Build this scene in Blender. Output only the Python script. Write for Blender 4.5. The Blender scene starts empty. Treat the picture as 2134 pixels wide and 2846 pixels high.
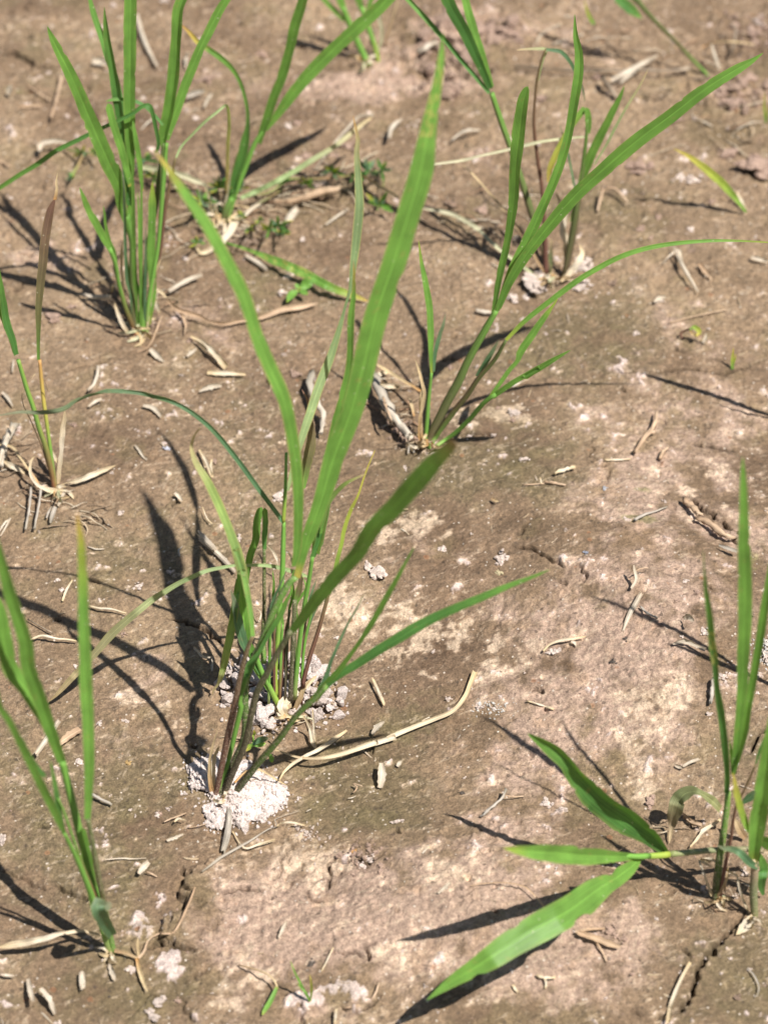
import bpy, math, random, re
import numpy as np
from mathutils import Vector, Matrix, noise as mnoise

# ------------------------------------------------------------------ camera, light, exposure
SC = bpy.context.scene
COL = SC.collection
PITCH = math.radians(45.0)
DIST = 1.40                       # metres from lens to the middle of the view on the mud
FPX = 6437.0                      # focal length in 1659-px picture widths' pixels
CAM = np.array([0.0, -DIST*math.cos(PITCH), DIST*math.sin(PITCH)])
FW = np.array([0.0, math.cos(PITCH), -math.sin(PITCH)])
UP = np.array([0.0, math.sin(PITCH), math.cos(PITCH)])
cam_data = bpy.data.cameras.new('camera'); cam = bpy.data.objects.new('camera', cam_data); COL.objects.link(cam)
cam.location = CAM.tolist(); cam.rotation_euler = (math.pi/2-PITCH, 0, 0)
cam_data.sensor_fit = 'VERTICAL'; cam_data.sensor_height = 24.0
cam_data.lens = 24.0*FPX/2212.0
cam_data.clip_start = 0.05; cam_data.clip_end = 500
cam_data.dof.use_dof = True
cam_data.dof.focus_distance = 1.315
cam_data.dof.aperture_fstop = 5.8
cam_data.dof.aperture_blades = 9
SC.camera = cam

SUN = Vector((0.3616, -0.2772, 0.8902)).normalized()
elev = math.asin(SUN.z); azim = math.atan2(SUN.x, SUN.y)
w = bpy.data.worlds.new('World'); SC.world = w; w.use_nodes = True
nt = w.node_tree; nt.nodes.clear()
sky = nt.nodes.new('ShaderNodeTexSky'); sky.sky_type = 'NISHITA'; sky.sun_disc = False
sky.sun_elevation = elev; sky.sun_rotation = azim
bg = nt.nodes.new('ShaderNodeBackground'); bg.inputs['Strength'].default_value = 0.05
wo = nt.nodes.new('ShaderNodeOutputWorld')
nt.links.new(sky.outputs[0], bg.inputs[0]); nt.links.new(bg.outputs[0], wo.inputs[0])
sd = bpy.data.lights.new('sun', 'SUN'); sd.energy = 5.0; sd.angle = math.radians(0.53); sd.color = (1.0, 0.965, 0.92)
so = bpy.data.objects.new('sun', sd); COL.objects.link(so)
so.rotation_euler = SUN.to_track_quat('Z', 'Y').to_euler(); so.location = (1, -1, 3)
SC.view_settings.view_transform = 'Standard'; SC.view_settings.look = 'None'
SC.view_settings.gamma = 1.0; SC.view_settings.exposure = 0.53; SC.view_settings.use_curve_mapping = False
SC.cycles.max_bounces = 6; SC.cycles.transparent_max_bounces = 4

rnd = random.Random(7)
nrg = np.random.default_rng(11)

# ------------------------------------------------------------------ measuring grid: photo position -> direction of sight
REG = {'A': (0, 0, .66305), 'B': (1034, 0, .66305), 'C': (0, 900, .66305), 'D': (1034, 900, .66305), 'E': (0, 1850, .66305),
       'F': (1034, 1850, .66305), 'G': (400, 1500, .36166), 'H': (450, 1950, .36166), 'I': (1750, 2200, .23146),
       'J': (500, 400, .42194), 'K': (200, 600, .30139), 'L': (0, 1000, .24111), 'M': (1000, 1000, .30139),
       'N': (1300, 1300, .42194), 'O': (1350, 200, .47257), 'P': (1750, 1250, .47466), 'Q': (850, 0, .39180),
       'R': (0, 0, .42194), 'S': (350, 2250, .48222), 'W': (0, 0, 1.28632)}

def parse(s):
    out = []; reg = 'W'
    for tok in s.split():
        if tok[0].isalpha(): reg = tok[0]; tok = tok[1:]
        v = [float(q) for q in tok.split(',')]
        ox, oy, k = REG[reg]
        out.append([ox+v[0]*k, oy+v[1]*k, v[2]*k if len(v) > 2 else None])
    idx = [i for i, p in enumerate(out) if p[2] is not None]
    if idx:
        ws = np.interp(range(len(out)), idx, [out[i][2] for i in idx])
        for i, p in enumerate(out): p[2] = float(ws[i])
    else:
        for p in out: p[2] = 8.0
    return np.array(out)

def ray(x, y):
    d = FW*FPX + np.array([1.0, 0, 0])*((x-1067.0)/1.28632) + UP*(-(y-1423.0)/1.28632)
    return d/np.linalg.norm(d)
def on_z(x, y, z):
    d = ray(x, y); return CAM + d*((z-CAM[2])/d[2])
def on_plane(x, y, p0, lam):
    n = np.array([0, math.cos(lam), -math.sin(lam)])
    d = ray(x, y); return CAM + d*(np.dot(p0-CAM, n)/np.dot(d, n))
def depth(p): return float(np.dot(p-CAM, FW))
def proj(p):
    q = p-CAM; z = np.dot(q, FW)
    return 1067+1.28632*FPX*q[0]/z, 1423-1.28632*FPX*np.dot(q, UP)/z

# ------------------------------------------------------------------ lattice noise on arrays
def vnoise(x, y, scale, seed):
    g = np.random.default_rng(seed).random((256, 256)).astype(np.float32)
    u = x/scale+1000.37; v = y/scale+1000.91
    iu = np.floor(u).astype(int); iv = np.floor(v).astype(int)
    fu = (u-iu).astype(np.float32); fv = (v-iv).astype(np.float32)
    fu = fu*fu*(3-2*fu); fv = fv*fv*(3-2*fv)
    a = g[iu % 256, iv % 256]; b = g[(iu+1) % 256, iv % 256]; c = g[iu % 256, (iv+1) % 256]; d = g[(iu+1) % 256, (iv+1) % 256]
    return (a*(1-fu)+b*fu)*(1-fv)+(c*(1-fu)+d*fu)*fv
def fbm(x, y, scale, seed, octs=4, gain=.5):
    s = 0; a = 1; t = 0
    for o in range(octs):
        ang = .6*o+.3; c, sn = math.cos(ang), math.sin(ang)
        s = s+a*vnoise(x*c-y*sn, x*sn+y*c, scale/2**o, seed+o); t += a; a *= gain
    return s/t
def sstep(a, b, x):
    t = np.clip((x-a)/(b-a), 0, 1); return t*t*(3-2*t)

# ------------------------------------------------------------------ the mud ground
GX0, GX1, GY0, GY1, GS = -.238, .238, -.312, .440, .00056
core_x = np.arange(GX0, GX1, GS); core_y = np.arange(GY0, GY1, GS)
def tails(lo, hi):
    t = np.concatenate([np.arange(1, 41)*.0024, .096+np.arange(1, 26)*.008, [.32, .36, .42, .5, .62, .8, 1.1, 1.6, 3, 8, 20, 60]])
    return lo-t[::-1], hi+t
tx0, tx1 = tails(core_x[0], core_x[-1]); ty0, ty1 = tails(core_y[0], core_y[-1])
XS = np.concatenate([tx0, core_x, tx1]); YS = np.concatenate([ty0, core_y, ty1])
X, Y = np.meshgrid(XS, YS, indexing='ij')
X = X.astype(np.float64); Y = Y.astype(np.float64)
warpx = X+.006*(fbm(X, Y, .02, 5, 3)-.5)*2; warpy = Y+.006*(fbm(X, Y, .02, 15, 3)-.5)*2

Z = .006*(fbm(X, Y, .11, 21, 2)-.5) + .0042*(fbm(X, Y, .032, 31, 3)-.5) + .0022*(fbm(X, Y, .009, 41, 3)-.5)

def swell(cx, cy, rx, ry, mm, rot=0.0):
    c = on_z(cx*1.28632, cy*1.28632, 0); k = depth(c)/FPX; a = rx*k; b = ry*k/math.sin(PITCH); cr, sr = math.cos(rot), math.sin(rot)
    dx = X-c[0]; dy = Y-c[1]; return mm*.001*np.exp(-(((dx*cr+dy*sr)/a)**2+((-dx*sr+dy*cr)/b)**2))
Z += swell(1420, 1330, 300, 320, 16, .35)+swell(1020, 1960, 330, 170, 11)+swell(820, 1240, 190, 90, 4)+swell(1560, 250, 200, 90, 5)+swell(960, 90, 170, 80, 7)
Z -= swell(800, 1640, 160, 200, 3)
for bx, by in ((478, 1722), (622, 1548), (925, 955), (1196, 600), (300, 715), (478, 480), (122, 1058), (240, 2060), (1553, 1938), (1618, 1985), (790, 133)):
    c = on_z(bx*1.28632, by*1.28632, 0); d_ = np.hypot(X-c[0], Y-c[1]); Z += .0020*np.exp(-(d_/.011)**2)*(.6+.9*vnoise(X, Y, .0035, 61))

def blobs(spec):
    m = np.zeros_like(X)
    for cx, cy, rx, ry, s in spec:
        c = on_z(cx*1.28632, cy*1.28632, 0); dpt = depth(c)
        a = rx*dpt/FPX; b = ry*dpt/FPX/math.sin(PITCH)
        m += s*np.exp(-(((warpx-c[0])/a)**2+((warpy-c[1])/b)**2)*1.1)
    return m
pink_b = blobs([(1350,1480,300,200,.75),(1150,1640,240,200,.75),(900,1990,330,150,1.0),(1230,2060,280,120,.7),(1500,1050,230,240,.75),
                (1350,1250,200,150,.45),(780,190,200,45,1.1),(980,90,170,110,.9),(1500,700,150,90,.5),(560,2080,190,110,.6),(880,1180,150,90,.7),
                (1560,180,140,90,.6),(130,560,140,60,.4),(300,1500,120,90,.35),(640,1950,170,90,.7),(450,700,170,70,.35),(1060,330,120,60,.4),(1500,560,120,50,.3)])
cream_b = blobs([(870,1165,110,60,1.0),(740,1300,60,70,.9),(880,1355,120,40,.8),(1010,1400,170,40,.7),(1190,1420,90,35,.4),(1420,1535,85,55,1.0),
                 (1375,1640,40,70,.8),(1400,1735,70,40,.6),(620,1850,150,45,.7),(700,1900,90,60,.7),(930,1900,60,60,.5),(1000,1930,60,50,.5),(860,2040,120,50,.35),
                 (560,2090,90,40,.5),(480,2140,80,40,.7),(1480,1100,150,60,.5),(1560,1000,120,70,.4),(1000,900,140,30,.6),(1100,890,70,25,.7),
                 (700,1310,60,40,.6),(290,1520,70,50,.3),(1500,1480,60,50,.4),(340,1560,50,40,.3),(900,2130,160,60,.3),(1090,1500,120,60,.3)])
white_b = blobs([(370,2083,42,34,1.25),(345,1955,34,34,1.1),(300,2010,22,22,.5),(735,2135,90,22,1.0),(640,2150,40,16,.7),(1425,1655,34,22,.35),(1090,1520,24,14,.4)])
olive_b = blobs([(820,1690,170,120,1.1),(960,1030,210,110,.95),(180,1880,240,190,.8),(60,1560,160,160,.5),(330,1690,140,100,.6),(1180,1010,160,110,.6),
                 (1320,720,220,130,.9),(900,1540,200,70,.7),(660,2085,75,45,1.0),(390,2100,80,70,.6),(1560,2120,220,140,1.0),(1600,1650,140,120,.8),
                 (560,880,240,180,.4),(480,1180,220,140,.45),(200,1250,200,150,.5),(100,150,200,140,.4),(1060,480,170,70,.5),(250,2150,220,80,.9),
                 (780,1770,160,60,.6),(1350,430,160,70,.7),(1100,760,150,80,.5),(640,620,200,80,.5)])
green_b = blobs([(1400,1165,60,18,1.2),(1390,1082,32,9,1.0),(1620,1240,30,50,.8),(30,200,70,30,.7),(190,380,120,50,.5),(830,1690,90,60,.35),(760,900,80,40,.3),
                 (530,1080,120,60,.35),(640,520,140,60,.4),(270,40,90,30,.5),(1130,1660,40,30,.4),(1240,1420,60,20,.5),(500,2050,60,30,.3),(380,1260,60,40,.3),(1450,1490,40,20,.4)])

n30 = fbm(X, Y, .030, 101, 4); n8 = fbm(X, Y, .0085, 111, 4, .62); n3 = fbm(X, Y, .0032, 121, 3, .7); n1 = fbm(X, Y, .0016, 131, 2)
str_ = fbm(X*1.0+Y*.35, Y*3.2-X*1.1, .011, 141, 4, .6)              # slanting drying streaks in the film
pink = sstep(.30, .85, pink_b*.9+(n8-.5)*1.15+(n30-.5)*1.0)
cream = sstep(.46, .86, cream_b*.95+(n8-.5)*1.9+(n3-.5)*.9+(str_-.5)*1.1)
white = sstep(.54, .66, white_b*.95+(n8-.5)*1.9+(n3-.5)*.9)
olive = sstep(.20, .75, olive_b*.85+(n8-.5)*1.2+(n30-.5)*.7-(pink_b*.30))
green = sstep(.45, 1.05, green_b*.9+(n3-.5)*.9+(n8-.5)*1.0)

def C3(r, g, b): return np.array([r, g, b])
base = C3(.244, .166, .101)+(n30[..., None]-.5)*C3(.17, .125, .08)
def mix(c, d, m): return c*(1-m[..., None])+d*m[..., None]
colr = base+(n8[..., None]-.5)*C3(.10, .072, .05)+(fbm(X, Y, .06, 161, 2)[..., None]-.5)*C3(.13, .10, .06)
colr = mix(colr, C3(.158, .117, .062)+(n30[..., None]-.5)*C3(.06, .05, .03), olive*.88)
colr = mix(colr, C3(.412, .288, .214)+(n8[..., None]-.5)*C3(.18, .12, .10), pink*.85)
colr = mix(colr, C3(.62, .47, .33)+(n3[..., None]-.5)*C3(.2, .16, .12), cream*.66)
colr = mix(colr, C3(.15, .155, .040), green*.60)
colr = mix(colr, C3(.66, .53, .47), white*.85)
oran = sstep(.60, .78, fbm(X, Y, .012, 181, 3, .6))*(.35+.65*pink)
colr = mix(colr, C3(.40, .25, .135)*np.ones_like(colr), oran*.28)
grn2 = sstep(.56, .74, fbm(X, Y, .02, 191, 3, .6))*(1-pink)
colr = mix(colr, C3(.165, .145, .055)*np.ones_like(colr), grn2*.20)
# short streaky film texture and fine mottling that belongs to the dried algae film
str2 = fbm(X*1.0+Y*.5, Y*4.2-X*1.9, .0055, 145, 3, .65); str3 = fbm(X*3.4-Y*1.2, Y*1.0+X*.6, .0060, 149, 3, .65)
colr = colr*(1+(str_[..., None]-.5)*.22)*(1+(n3[..., None]-.5)*.26)*(1+(n1[..., None]-.5)*.60)*(1+(str2[..., None]-.5)*.22)
fl = sstep(.66, .76, str2)*sstep(.30, .55, n8+.15*pink)+sstep(.69, .78, str3)*.8*sstep(.35, .6, n30)
colr = mix(colr, C3(.56, .44, .31)*np.ones_like(colr), np.clip(fl, 0, 1)*.42)
dk = sstep(.70, .80, fbm(X, Y, .0028, 171, 2, .7))*sstep(.35, .6, n30)
colr = colr*(1-.30*dk[..., None])

# crack and crust-ledge lines: (points, half width mm, depth mm, rise of the upper side mm)
CR = [('N300,580 400,610 470,655 530,700 590,725 625,770', .55, 3.0, .5), ('N700,765 740,790 765,830 755,880', .5, 2.5, .3), ('N590,840 640,890', .5, 2, .2),
      ('S310,480 400,500', .9, 3.5, .4), ('S540,500 600,490 650,470 720,480 800,488', .6, 3.0, .4), ('S480,560 420,610 340,600', .6, 2.6, .4),
      ('S170,740 250,765 270,795 330,800 400,812', .8, 3.4, .4), ('S140,1050 230,1090 320,1080 400,1062 500,1055', .6, 2.4, .4),
      ('S850,420 880,400 900,340 910,290 960,230 990,180', .5, 1.8, .4), ('S1170,480 1185,400 1175,320 1200,300', 1.0, 3.0, .4), ('S1180,310 1300,320 1370,350 1480,300', .9, 3, .4),
      ('S1220,850 1290,858 1340,860 1400,890 1380,830 1440,810', .7, 3, .6), ('S1030,490 1080,540 1140,555', .5, 2.4, .8), ('S1240,1145 1330,1180 1420,1130', .6, 3, .4),
      ('S330,330 350,400 310,470', .9, 3.2, .4), ('S340,540 330,600 290,640 250,690', .7, 2.6, .4), ('S330,1100 340,1170 420,1230', .5, 2.0, 1.0),
      ('F1560,1050 1500,1130 1430,1200 1380,1250 1350,1340 1320,1430 1200,1490', .9, 4.5, .2), ('F1640,310 1600,360 1570,410', .7, 3.5, .3),
      ('D950,200 1060,207 1180,210 1280,195 1400,205 1480,210 1540,180 1659,175', .7, 3.2, .2), ('C250,205 460,170', .5, 2, .2), ('C700,1238 760,1255 850,1290 900,1330 1000,1370', .8, 3.5, .5),
      ('D1310,745 1370,800 1440,860 1480,890 1540,930', .9, 3.4, .8), ('D1340,505 1400,515 1460,530 1520,540', .8, 2.4, .8), ('D380,470 450,465 520,465', .9, 3, .6), ('D1460,940 1530,970', .8, 3, .8),
      ('E0,840 80,880 150,915 210,930', .4, 1.8, .2), ('E230,915 300,960 370,985', .6, 2.6, .2), ('B1080,860 1200,835 1290,850 1400,840 1560,850', .45, 2, .2),
      ('A0,240 60,240 110,260 170,290', .7, 2.4, .4), ('B480,150 560,130 640,140', 1.2, 4, 2.0), ('B300,330 400,320 520,300', .8, 3, 1.2), ('B740,20 640,100', .6, 2, .3), ('B1540,710 1600,745 1659,760', 1.8, 5, 3),
      ('C1220,210 1300,230 1400,210', .5, 2.2, .2), ('D1040,270 1060,290', .9, 2.5, .5), ('N920,510 1040,525', .5, 1.6, .2), ('C190,560 250,640', .4, 1.5, .2), ('E620,1180 700,1150', .5, 2, .6),
      ('G600,705 740,720', .5, 2, .2), ('S1000,1100 1010,1180 1030,1236', .4, 1.6, .2)]
LEDGE = [('S1130,200 1060,120 980,95 870,112 780,150 700,200 620,240 560,275 500,310 430,350 360,400 320,440 300,500 350,530 320,590 250,640 200,700 190,745 260,795 330,800 400,812', .8, 1.4, 3.2),
         ('S130,1060 230,1092 320,1082 400,1062 500,1055', .5, 1.0, -1.8), ('S540,502 600,490 650,470 720,480 800,488', .5, 1.4, .5), ('S1240,1145 1330,1180 1420,1130 1480,1060', .6, 1.5, .6),
         ('B180,300 240,260 330,290 420,330 520,300', .9, 2, 1.4), ('B560,120 640,150 700,220', .8, 2, -2.4), ('A0,240 60,240 110,260 170,290 240,300', .6, 1.6, 1.6)]
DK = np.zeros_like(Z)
# many hairline breaks in the crust, strewn where it is dry
for _ in range(70):
    cx, cy = nrg.uniform(0, 1659), nrg.uniform(60, 2212)
    if cx < 700 and 700 < cy < 1700 and nrg.random() < .6: continue
    a = nrg.uniform(-.7, .5); L = nrg.uniform(8, 38); k = int(nrg.integers(2, 5)); pts = [(cx, cy)]
    for _i in range(k): a += nrg.normal(0, .55); pts.append((pts[-1][0]+L/k*math.cos(a), pts[-1][1]+L/k*math.sin(a)))
    CR.append((' '.join('W%.1f,%.1f' % q for q in pts), nrg.uniform(.25, .6), nrg.uniform(1.2, 2.6), nrg.uniform(.2, .9)))
for item in CR+[l+(1,) for l in LEDGE]:
    s, hw, dp, rise = item[:4]; wide = len(item) > 4
    q = parse(s)
    P3 = [on_z(a, b, 0)[:2] for a, b, _ in q]
    pp = [np.array(P3[0])]
    for a, b in zip(P3[:-1], P3[1:]):              # wander between the marked points
        n = max(2, int(np.linalg.norm(b-a)/.0016)); dv = b-a; nrm = np.array([-dv[1], dv[0]])/(np.linalg.norm(dv)+1e-9)
        for k in range(1, n+1):
            j = 0 if k == n else nrg.normal(0, .0006)
            pp.append(a+dv*k/n+nrm*j)
    pp = np.array(pp); rad = .055 if wide else .016
    ix = (XS > pp[:, 0].min()-rad) & (XS < pp[:, 0].max()+rad); iy = (YS > pp[:, 1].min()-rad) & (YS < pp[:, 1].max()+rad)
    if ix.sum() < 2 or iy.sum() < 2: continue
    sl = np.ix_(ix, iy); x = X[sl]; y = Y[sl]
    best = np.full(x.shape, 1e9); side = np.zeros(x.shape)
    tpar = np.zeros(x.shape)
    for k in range(len(pp)-1):
        a = pp[k]; dv = pp[k+1]-a; L2 = dv@dv+1e-12
        t = np.clip(((x-a[0])*dv[0]+(y-a[1])*dv[1])/L2, 0, 1)
        dx = x-a[0]-t*dv[0]; dy = y-a[1]-t*dv[1]; dd = np.hypot(dx, dy)
        up = dd < best
        best = np.where(up, dd, best); side = np.where(up, np.sign(dv[0]*dy-dv[1]*dx), side); tpar = np.where(up, (k+t)/(len(pp)-1), tpar)
    taper = np.clip(np.sin(np.pi*np.clip(tpar, 0, 1))*2.2, .15, 1)
    wmod = taper*(.55+.9*vnoise(x, y, .004, 77))
    h = hw*.001*wmod*.62+.00012
    prof = 1-sstep(h*.5, h+.00042, best)
    Z[sl] -= dp*.0014*prof*np.clip(wmod, .3, 1)
    if rise:
        fo = np.exp(-(best/.020)**1.5) if wide else np.exp(-(best/.0075)**1.3)
        Z[sl] += abs(rise)*.0013*(np.clip(np.sin(np.pi*np.clip(tpar, 0, 1))*4, .0, 1) if wide else taper)*fo*np.where(side*(-1 if rise < 0 else 1) > 0, 1, 0)*(.75+.5*vnoise(x, y, .006, 88))
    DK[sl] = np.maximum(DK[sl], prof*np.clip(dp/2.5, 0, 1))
colr = colr*(1-.50*DK[..., None])  # shade deep in the cracks painted into the albedo, together with moist dark soil
# grain: crumbly relief, stronger where the crust has flaked, smooth on the olive film
grain = (vnoise(X, Y, .0021, 201)-.5)*.0009+(vnoise(X, Y, .0012, 202)-.5)*.0005
pits = sstep(.74, .84, fbm(X, Y, .006, 211, 3, .6))
core = (X > GX0) & (X < GX1) & (Y > GY0) & (Y < GY1)
far = np.clip((Y-.05)/.3, 0, 1)
rough_m = .40+.75*pink*(1-olive)+.5*far+.4*cream
rubble = blobs([(960,80,170,90,1.0),(900,150,90,50,.8),(1560,200,110,60,1.0),(1590,90,90,60,.7),(1040,330,110,50,.5),(1300,960,60,30,.3),(520,500,130,60,.8),(1060,520,120,40,.5),(1180,590,90,40,.5),
                (300,720,70,30,.5),(780,430,120,40,.6),(450,2000,120,90,.35),(1000,1830,110,50,.5),(130,1080,90,40,.4),(1500,1540,50,40,.3),(880,960,70,40,.5)])
cell = np.abs(vnoise(X, Y, .0062, 301)-.5)+np.abs(vnoise(X, Y, .0034, 302)-.5)*.6+np.abs(vnoise(warpx, warpy, .0110, 303)-.5)*1.2
Z += (.25-np.clip(cell, 0, .6))*.010*np.clip(rubble, 0, 1)
Z += grain*rough_m*1.0 - .0012*pits*rough_m
Z += (vnoise(X, Y, .00125, 205)-.5)*.00030
lump = fbm(X, Y, .0052, 221, 2)
Z += .0016*sstep(.66, .82, lump)*(far*1.0+.2)
Z += (.0011+.0006*(vnoise(X, Y, .0015, 207)-.5))*white
out_d = np.maximum(np.maximum(GX0-X, X-GX1), np.maximum(GY0-Y, Y-GY1))
Z = Z*(1-sstep(0, .5, out_d))
colr = np.clip(colr, .02, .9)

def gh(x, y):
    if not (GX0 < x < GX1 and GY0 < y < GY1): return 0.0
    i = min(max(int(np.searchsorted(XS, x))-1, 0), len(XS)-2); j = min(max(int(np.searchsorted(YS, y))-1, 0), len(YS)-2)
    fx = (x-XS[i])/(XS[i+1]-XS[i]); fy = (y-YS[j])/(YS[j+1]-YS[j])
    return float((Z[i, j]*(1-fx)+Z[i+1, j]*fx)*(1-fy)+(Z[i, j+1]*(1-fx)+Z[i+1, j+1]*fx)*fy)
def ground_at(x, y, h=0.0):
    p = on_z(x, y, h)
    for _ in range(2): p = on_z(x, y, h+gh(p[0], p[1]))
    return p

# ------------------------------------------------------------------ materials
def newmat(name):
    m = bpy.data.materials.new(name); m.use_nodes = True
    n = m.node_tree; n.nodes.clear()
    return m, n
def node(n, t, **kw):
    o = n.nodes.new(t)
    for k, v in kw.items():
        if k in o.inputs: o.inputs[k].default_value = v
        else: setattr(o, k, v)
    return o
def mathn(n, op, a, b=None):
    o = n.nodes.new('ShaderNodeMath'); o.operation = op
    for i, v in enumerate((a, b)):
        if v is None: continue
        if isinstance(v, (int, float)): o.inputs[i].default_value = v
        else: n.links.new(v, o.inputs[i])
    return o.outputs[0]
def maprange(n, v, a, b, c, d):
    o = n.nodes.new('ShaderNodeMapRange'); n.links.new(v, o.inputs[0])
    for i, q in enumerate((a, b, c, d)): o.inputs[i+1].default_value = q
    return o.outputs[0]
def mul_color(n, col, fac):
    o = n.nodes.new('ShaderNodeVectorMath'); o.operation = 'SCALE'; n.links.new(col, o.inputs[0]); n.links.new(fac, o.inputs['Scale'])
    return o.outputs[0]
def mixc(n, fac, a, b):
    o = n.nodes.new('ShaderNodeMix'); o.data_type = 'RGBA'
    for s, v in ((0, fac), (6, a), (7, b)):
        if isinstance(v, (int, float)): o.inputs[s].default_value = v
        elif isinstance(v, tuple): o.inputs[s].default_value = (*v, 1)
        else: n.links.new(v, o.inputs[s])
    return o.outputs[2]

def soil_material(name, grain_scale=1.0, speck=True, rough=.85):
    m, n = newmat(name)
    at = node(n, 'ShaderNodeAttribute', attribute_name='Col')
    geo = node(n, 'ShaderNodeNewGeometry')
    co = geo.outputs['Position']
    na = node(n, 'ShaderNodeTexNoise', Scale=1350.0*grain_scale, Detail=5.0, Roughness=.72); n.links.new(co, na.inputs['Vector'])
    nb = node(n, 'ShaderNodeTexNoise', Scale=560.0*grain_scale, Detail=4.0, Roughness=.65); n.links.new(co, nb.inputs['Vector'])
    f = mathn(n, 'MULTIPLY', maprange(n, na.outputs[0], .28, .72, .48, 1.52), maprange(n, nb.outputs[0], .3, .7, .80, 1.20))
    c = mul_color(n, at.outputs['Color'], f)
    bump_h = mathn(n, 'ADD', mathn(n, 'MULTIPLY', na.outputs[0], .5), mathn(n, 'MULTIPLY', nb.outputs[0], 1.0))
    if speck:
        # pale and dark grains of sand pressed in the film
        v1 = node(n, 'ShaderNodeTexVoronoi', Scale=420.0); n.links.new(co, v1.inputs['Vector'])
        r1 = node(n, 'ShaderNodeTexWhiteNoise'); n.links.new(v1.outputs['Position'], r1.inputs['Vector'])
        m1 = mathn(n, 'MULTIPLY', mathn(n, 'LESS_THAN', v1.outputs['Distance'], .22), mathn(n, 'GREATER_THAN', r1.outputs['Value'], .90))
        c = mixc(n, mathn(n, 'MULTIPLY', m1, .75), c, (.68, .58, .47))
        v2 = node(n, 'ShaderNodeTexVoronoi', Scale=300.0); n.links.new(co, v2.inputs['Vector'])
        r2 = node(n, 'ShaderNodeTexWhiteNoise'); n.links.new(v2.outputs['Position'], r2.inputs['Vector'])
        m2 = mathn(n, 'MULTIPLY', mathn(n, 'LESS_THAN', v2.outputs['Distance'], .26), mathn(n, 'GREATER_THAN', r2.outputs['Value'], .89))
        c = mixc(n, mathn(n, 'MULTIPLY', m2, .6), c, (.07, .05, .035))
        r3 = mathn(n, 'GREATER_THAN', r2.outputs['Value'], .995)
        m3 = mathn(n, 'MULTIPLY', mathn(n, 'LESS_THAN', v2.outputs['Distance'], .42), r3)
        c = mixc(n, mathn(n, 'MULTIPLY', m3, .4), c, (.36, .16, .07))
        bump_h = mathn(n, 'ADD', bump_h, mathn(n, 'MULTIPLY', m1, .35))
    b = node(n, 'ShaderNodeBump', Strength=.85, Distance=.0016); n.links.new(bump_h, b.inputs['Height'])
    p = node(n, 'ShaderNodeBsdfPrincipled', Roughness=rough); p.inputs['Specular IOR Level'].default_value = .30
    n.links.new(c, p.inputs['Base Color']); n.links.new(b.outputs[0], p.inputs['Normal'])
    o = node(n, 'ShaderNodeOutputMaterial'); n.links.new(p.outputs[0], o.inputs[0])
    return m

def blade_material(name, trans=.30, rough=.48, fibre=1.25, spec=.42):
    m, n = newmat(name)
    at = node(n, 'ShaderNodeAttribute', attribute_name='Col')
    uv = node(n, 'ShaderNodeUVMap', uv_map='UVMap'); sp = node(n, 'ShaderNodeSeparateXYZ'); n.links.new(uv.outputs[0], sp.inputs[0])
    u = sp.outputs[0]
    veins = mathn(n, 'SINE', mathn(n, 'MULTIPLY', u, 2*math.pi*10))
    mp = node(n, 'ShaderNodeMapping'); mp.inputs['Scale'].default_value = (34, 7, 1); n.links.new(uv.outputs[0], mp.inputs[0])
    ns = node(n, 'ShaderNodeTexNoise', Scale=1.0, Detail=3.0, Roughness=.6); n.links.new(mp.outputs[0], ns.inputs['Vector'])
    oc = node(n, 'ShaderNodeNewGeometry')
    nl = node(n, 'ShaderNodeTexNoise', Scale=110.0, Detail=3.0); n.links.new(oc.outputs['Position'], nl.inputs['Vector'])
    mid = mathn(n, 'LESS_THAN', mathn(n, 'ABSOLUTE', mathn(n, 'SUBTRACT', u, .5)), .035)
    f = mathn(n, 'MULTIPLY', maprange(n, veins, -1, 1, 1-.13*fibre, 1+.10*fibre), maprange(n, ns.outputs[0], .3, .7, 1-.16*fibre, 1+.16*fibre))
    f = mathn(n, 'MULTIPLY', f, maprange(n, nl.outputs[0], .3, .7, .84, 1.16))
    f = mathn(n, 'ADD', f, mathn(n, 'MULTIPLY', mid, .34*min(fibre, 1)))
    c = mul_color(n, at.outputs['Color'], f)
    # dust grains stuck on the blade
    vd = node(n, 'ShaderNodeTexVoronoi', Scale=620.0); n.links.new(oc.outputs['Position'], vd.inputs['Vector'])
    rd = node(n, 'ShaderNodeTexWhiteNoise'); n.links.new(vd.outputs['Position'], rd.inputs['Vector'])
    md = mathn(n, 'MULTIPLY', mathn(n, 'LESS_THAN', vd.outputs['Distance'], .2), mathn(n, 'GREATER_THAN', rd.outputs['Value'], .965))
    c = mixc(n, mathn(n, 'MULTIPLY', md, .6), c, (.6, .58, .42))
    hh = mathn(n, 'ADD', mathn(n, 'MULTIPLY', veins, .3), mathn(n, 'MULTIPLY', ns.outputs[0], .8))
    b = node(n, 'ShaderNodeBump', Strength=.28, Distance=.0004); n.links.new(hh, b.inputs['Height'])
    p = node(n, 'ShaderNodeBsdfPrincipled', Roughness=rough); p.inputs['Specular IOR Level'].default_value = spec
    n.links.new(c, p.inputs['Base Color']); n.links.new(b.outputs[0], p.inputs['Normal'])
    o = node(n, 'ShaderNodeOutputMaterial')
    if trans > 0:
        t = node(n, 'ShaderNodeBsdfTranslucent')
        tc = node(n, 'ShaderNodeVectorMath', operation='MULTIPLY'); n.links.new(c, tc.inputs[0]); tc.inputs[1].default_value = (1.65, 1.55, .55)
        n.links.new(tc.outputs[0], t.inputs[0]); mx = node(n, 'ShaderNodeMixShader', Fac=trans)
        n.links.new(p.outputs[0], mx.inputs[1]); n.links.new(t.outputs[0], mx.inputs[2]); n.links.new(mx.outputs[0], o.inputs[0])
    else: n.links.new(p.outputs[0], o.inputs[0])
    return m

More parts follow.
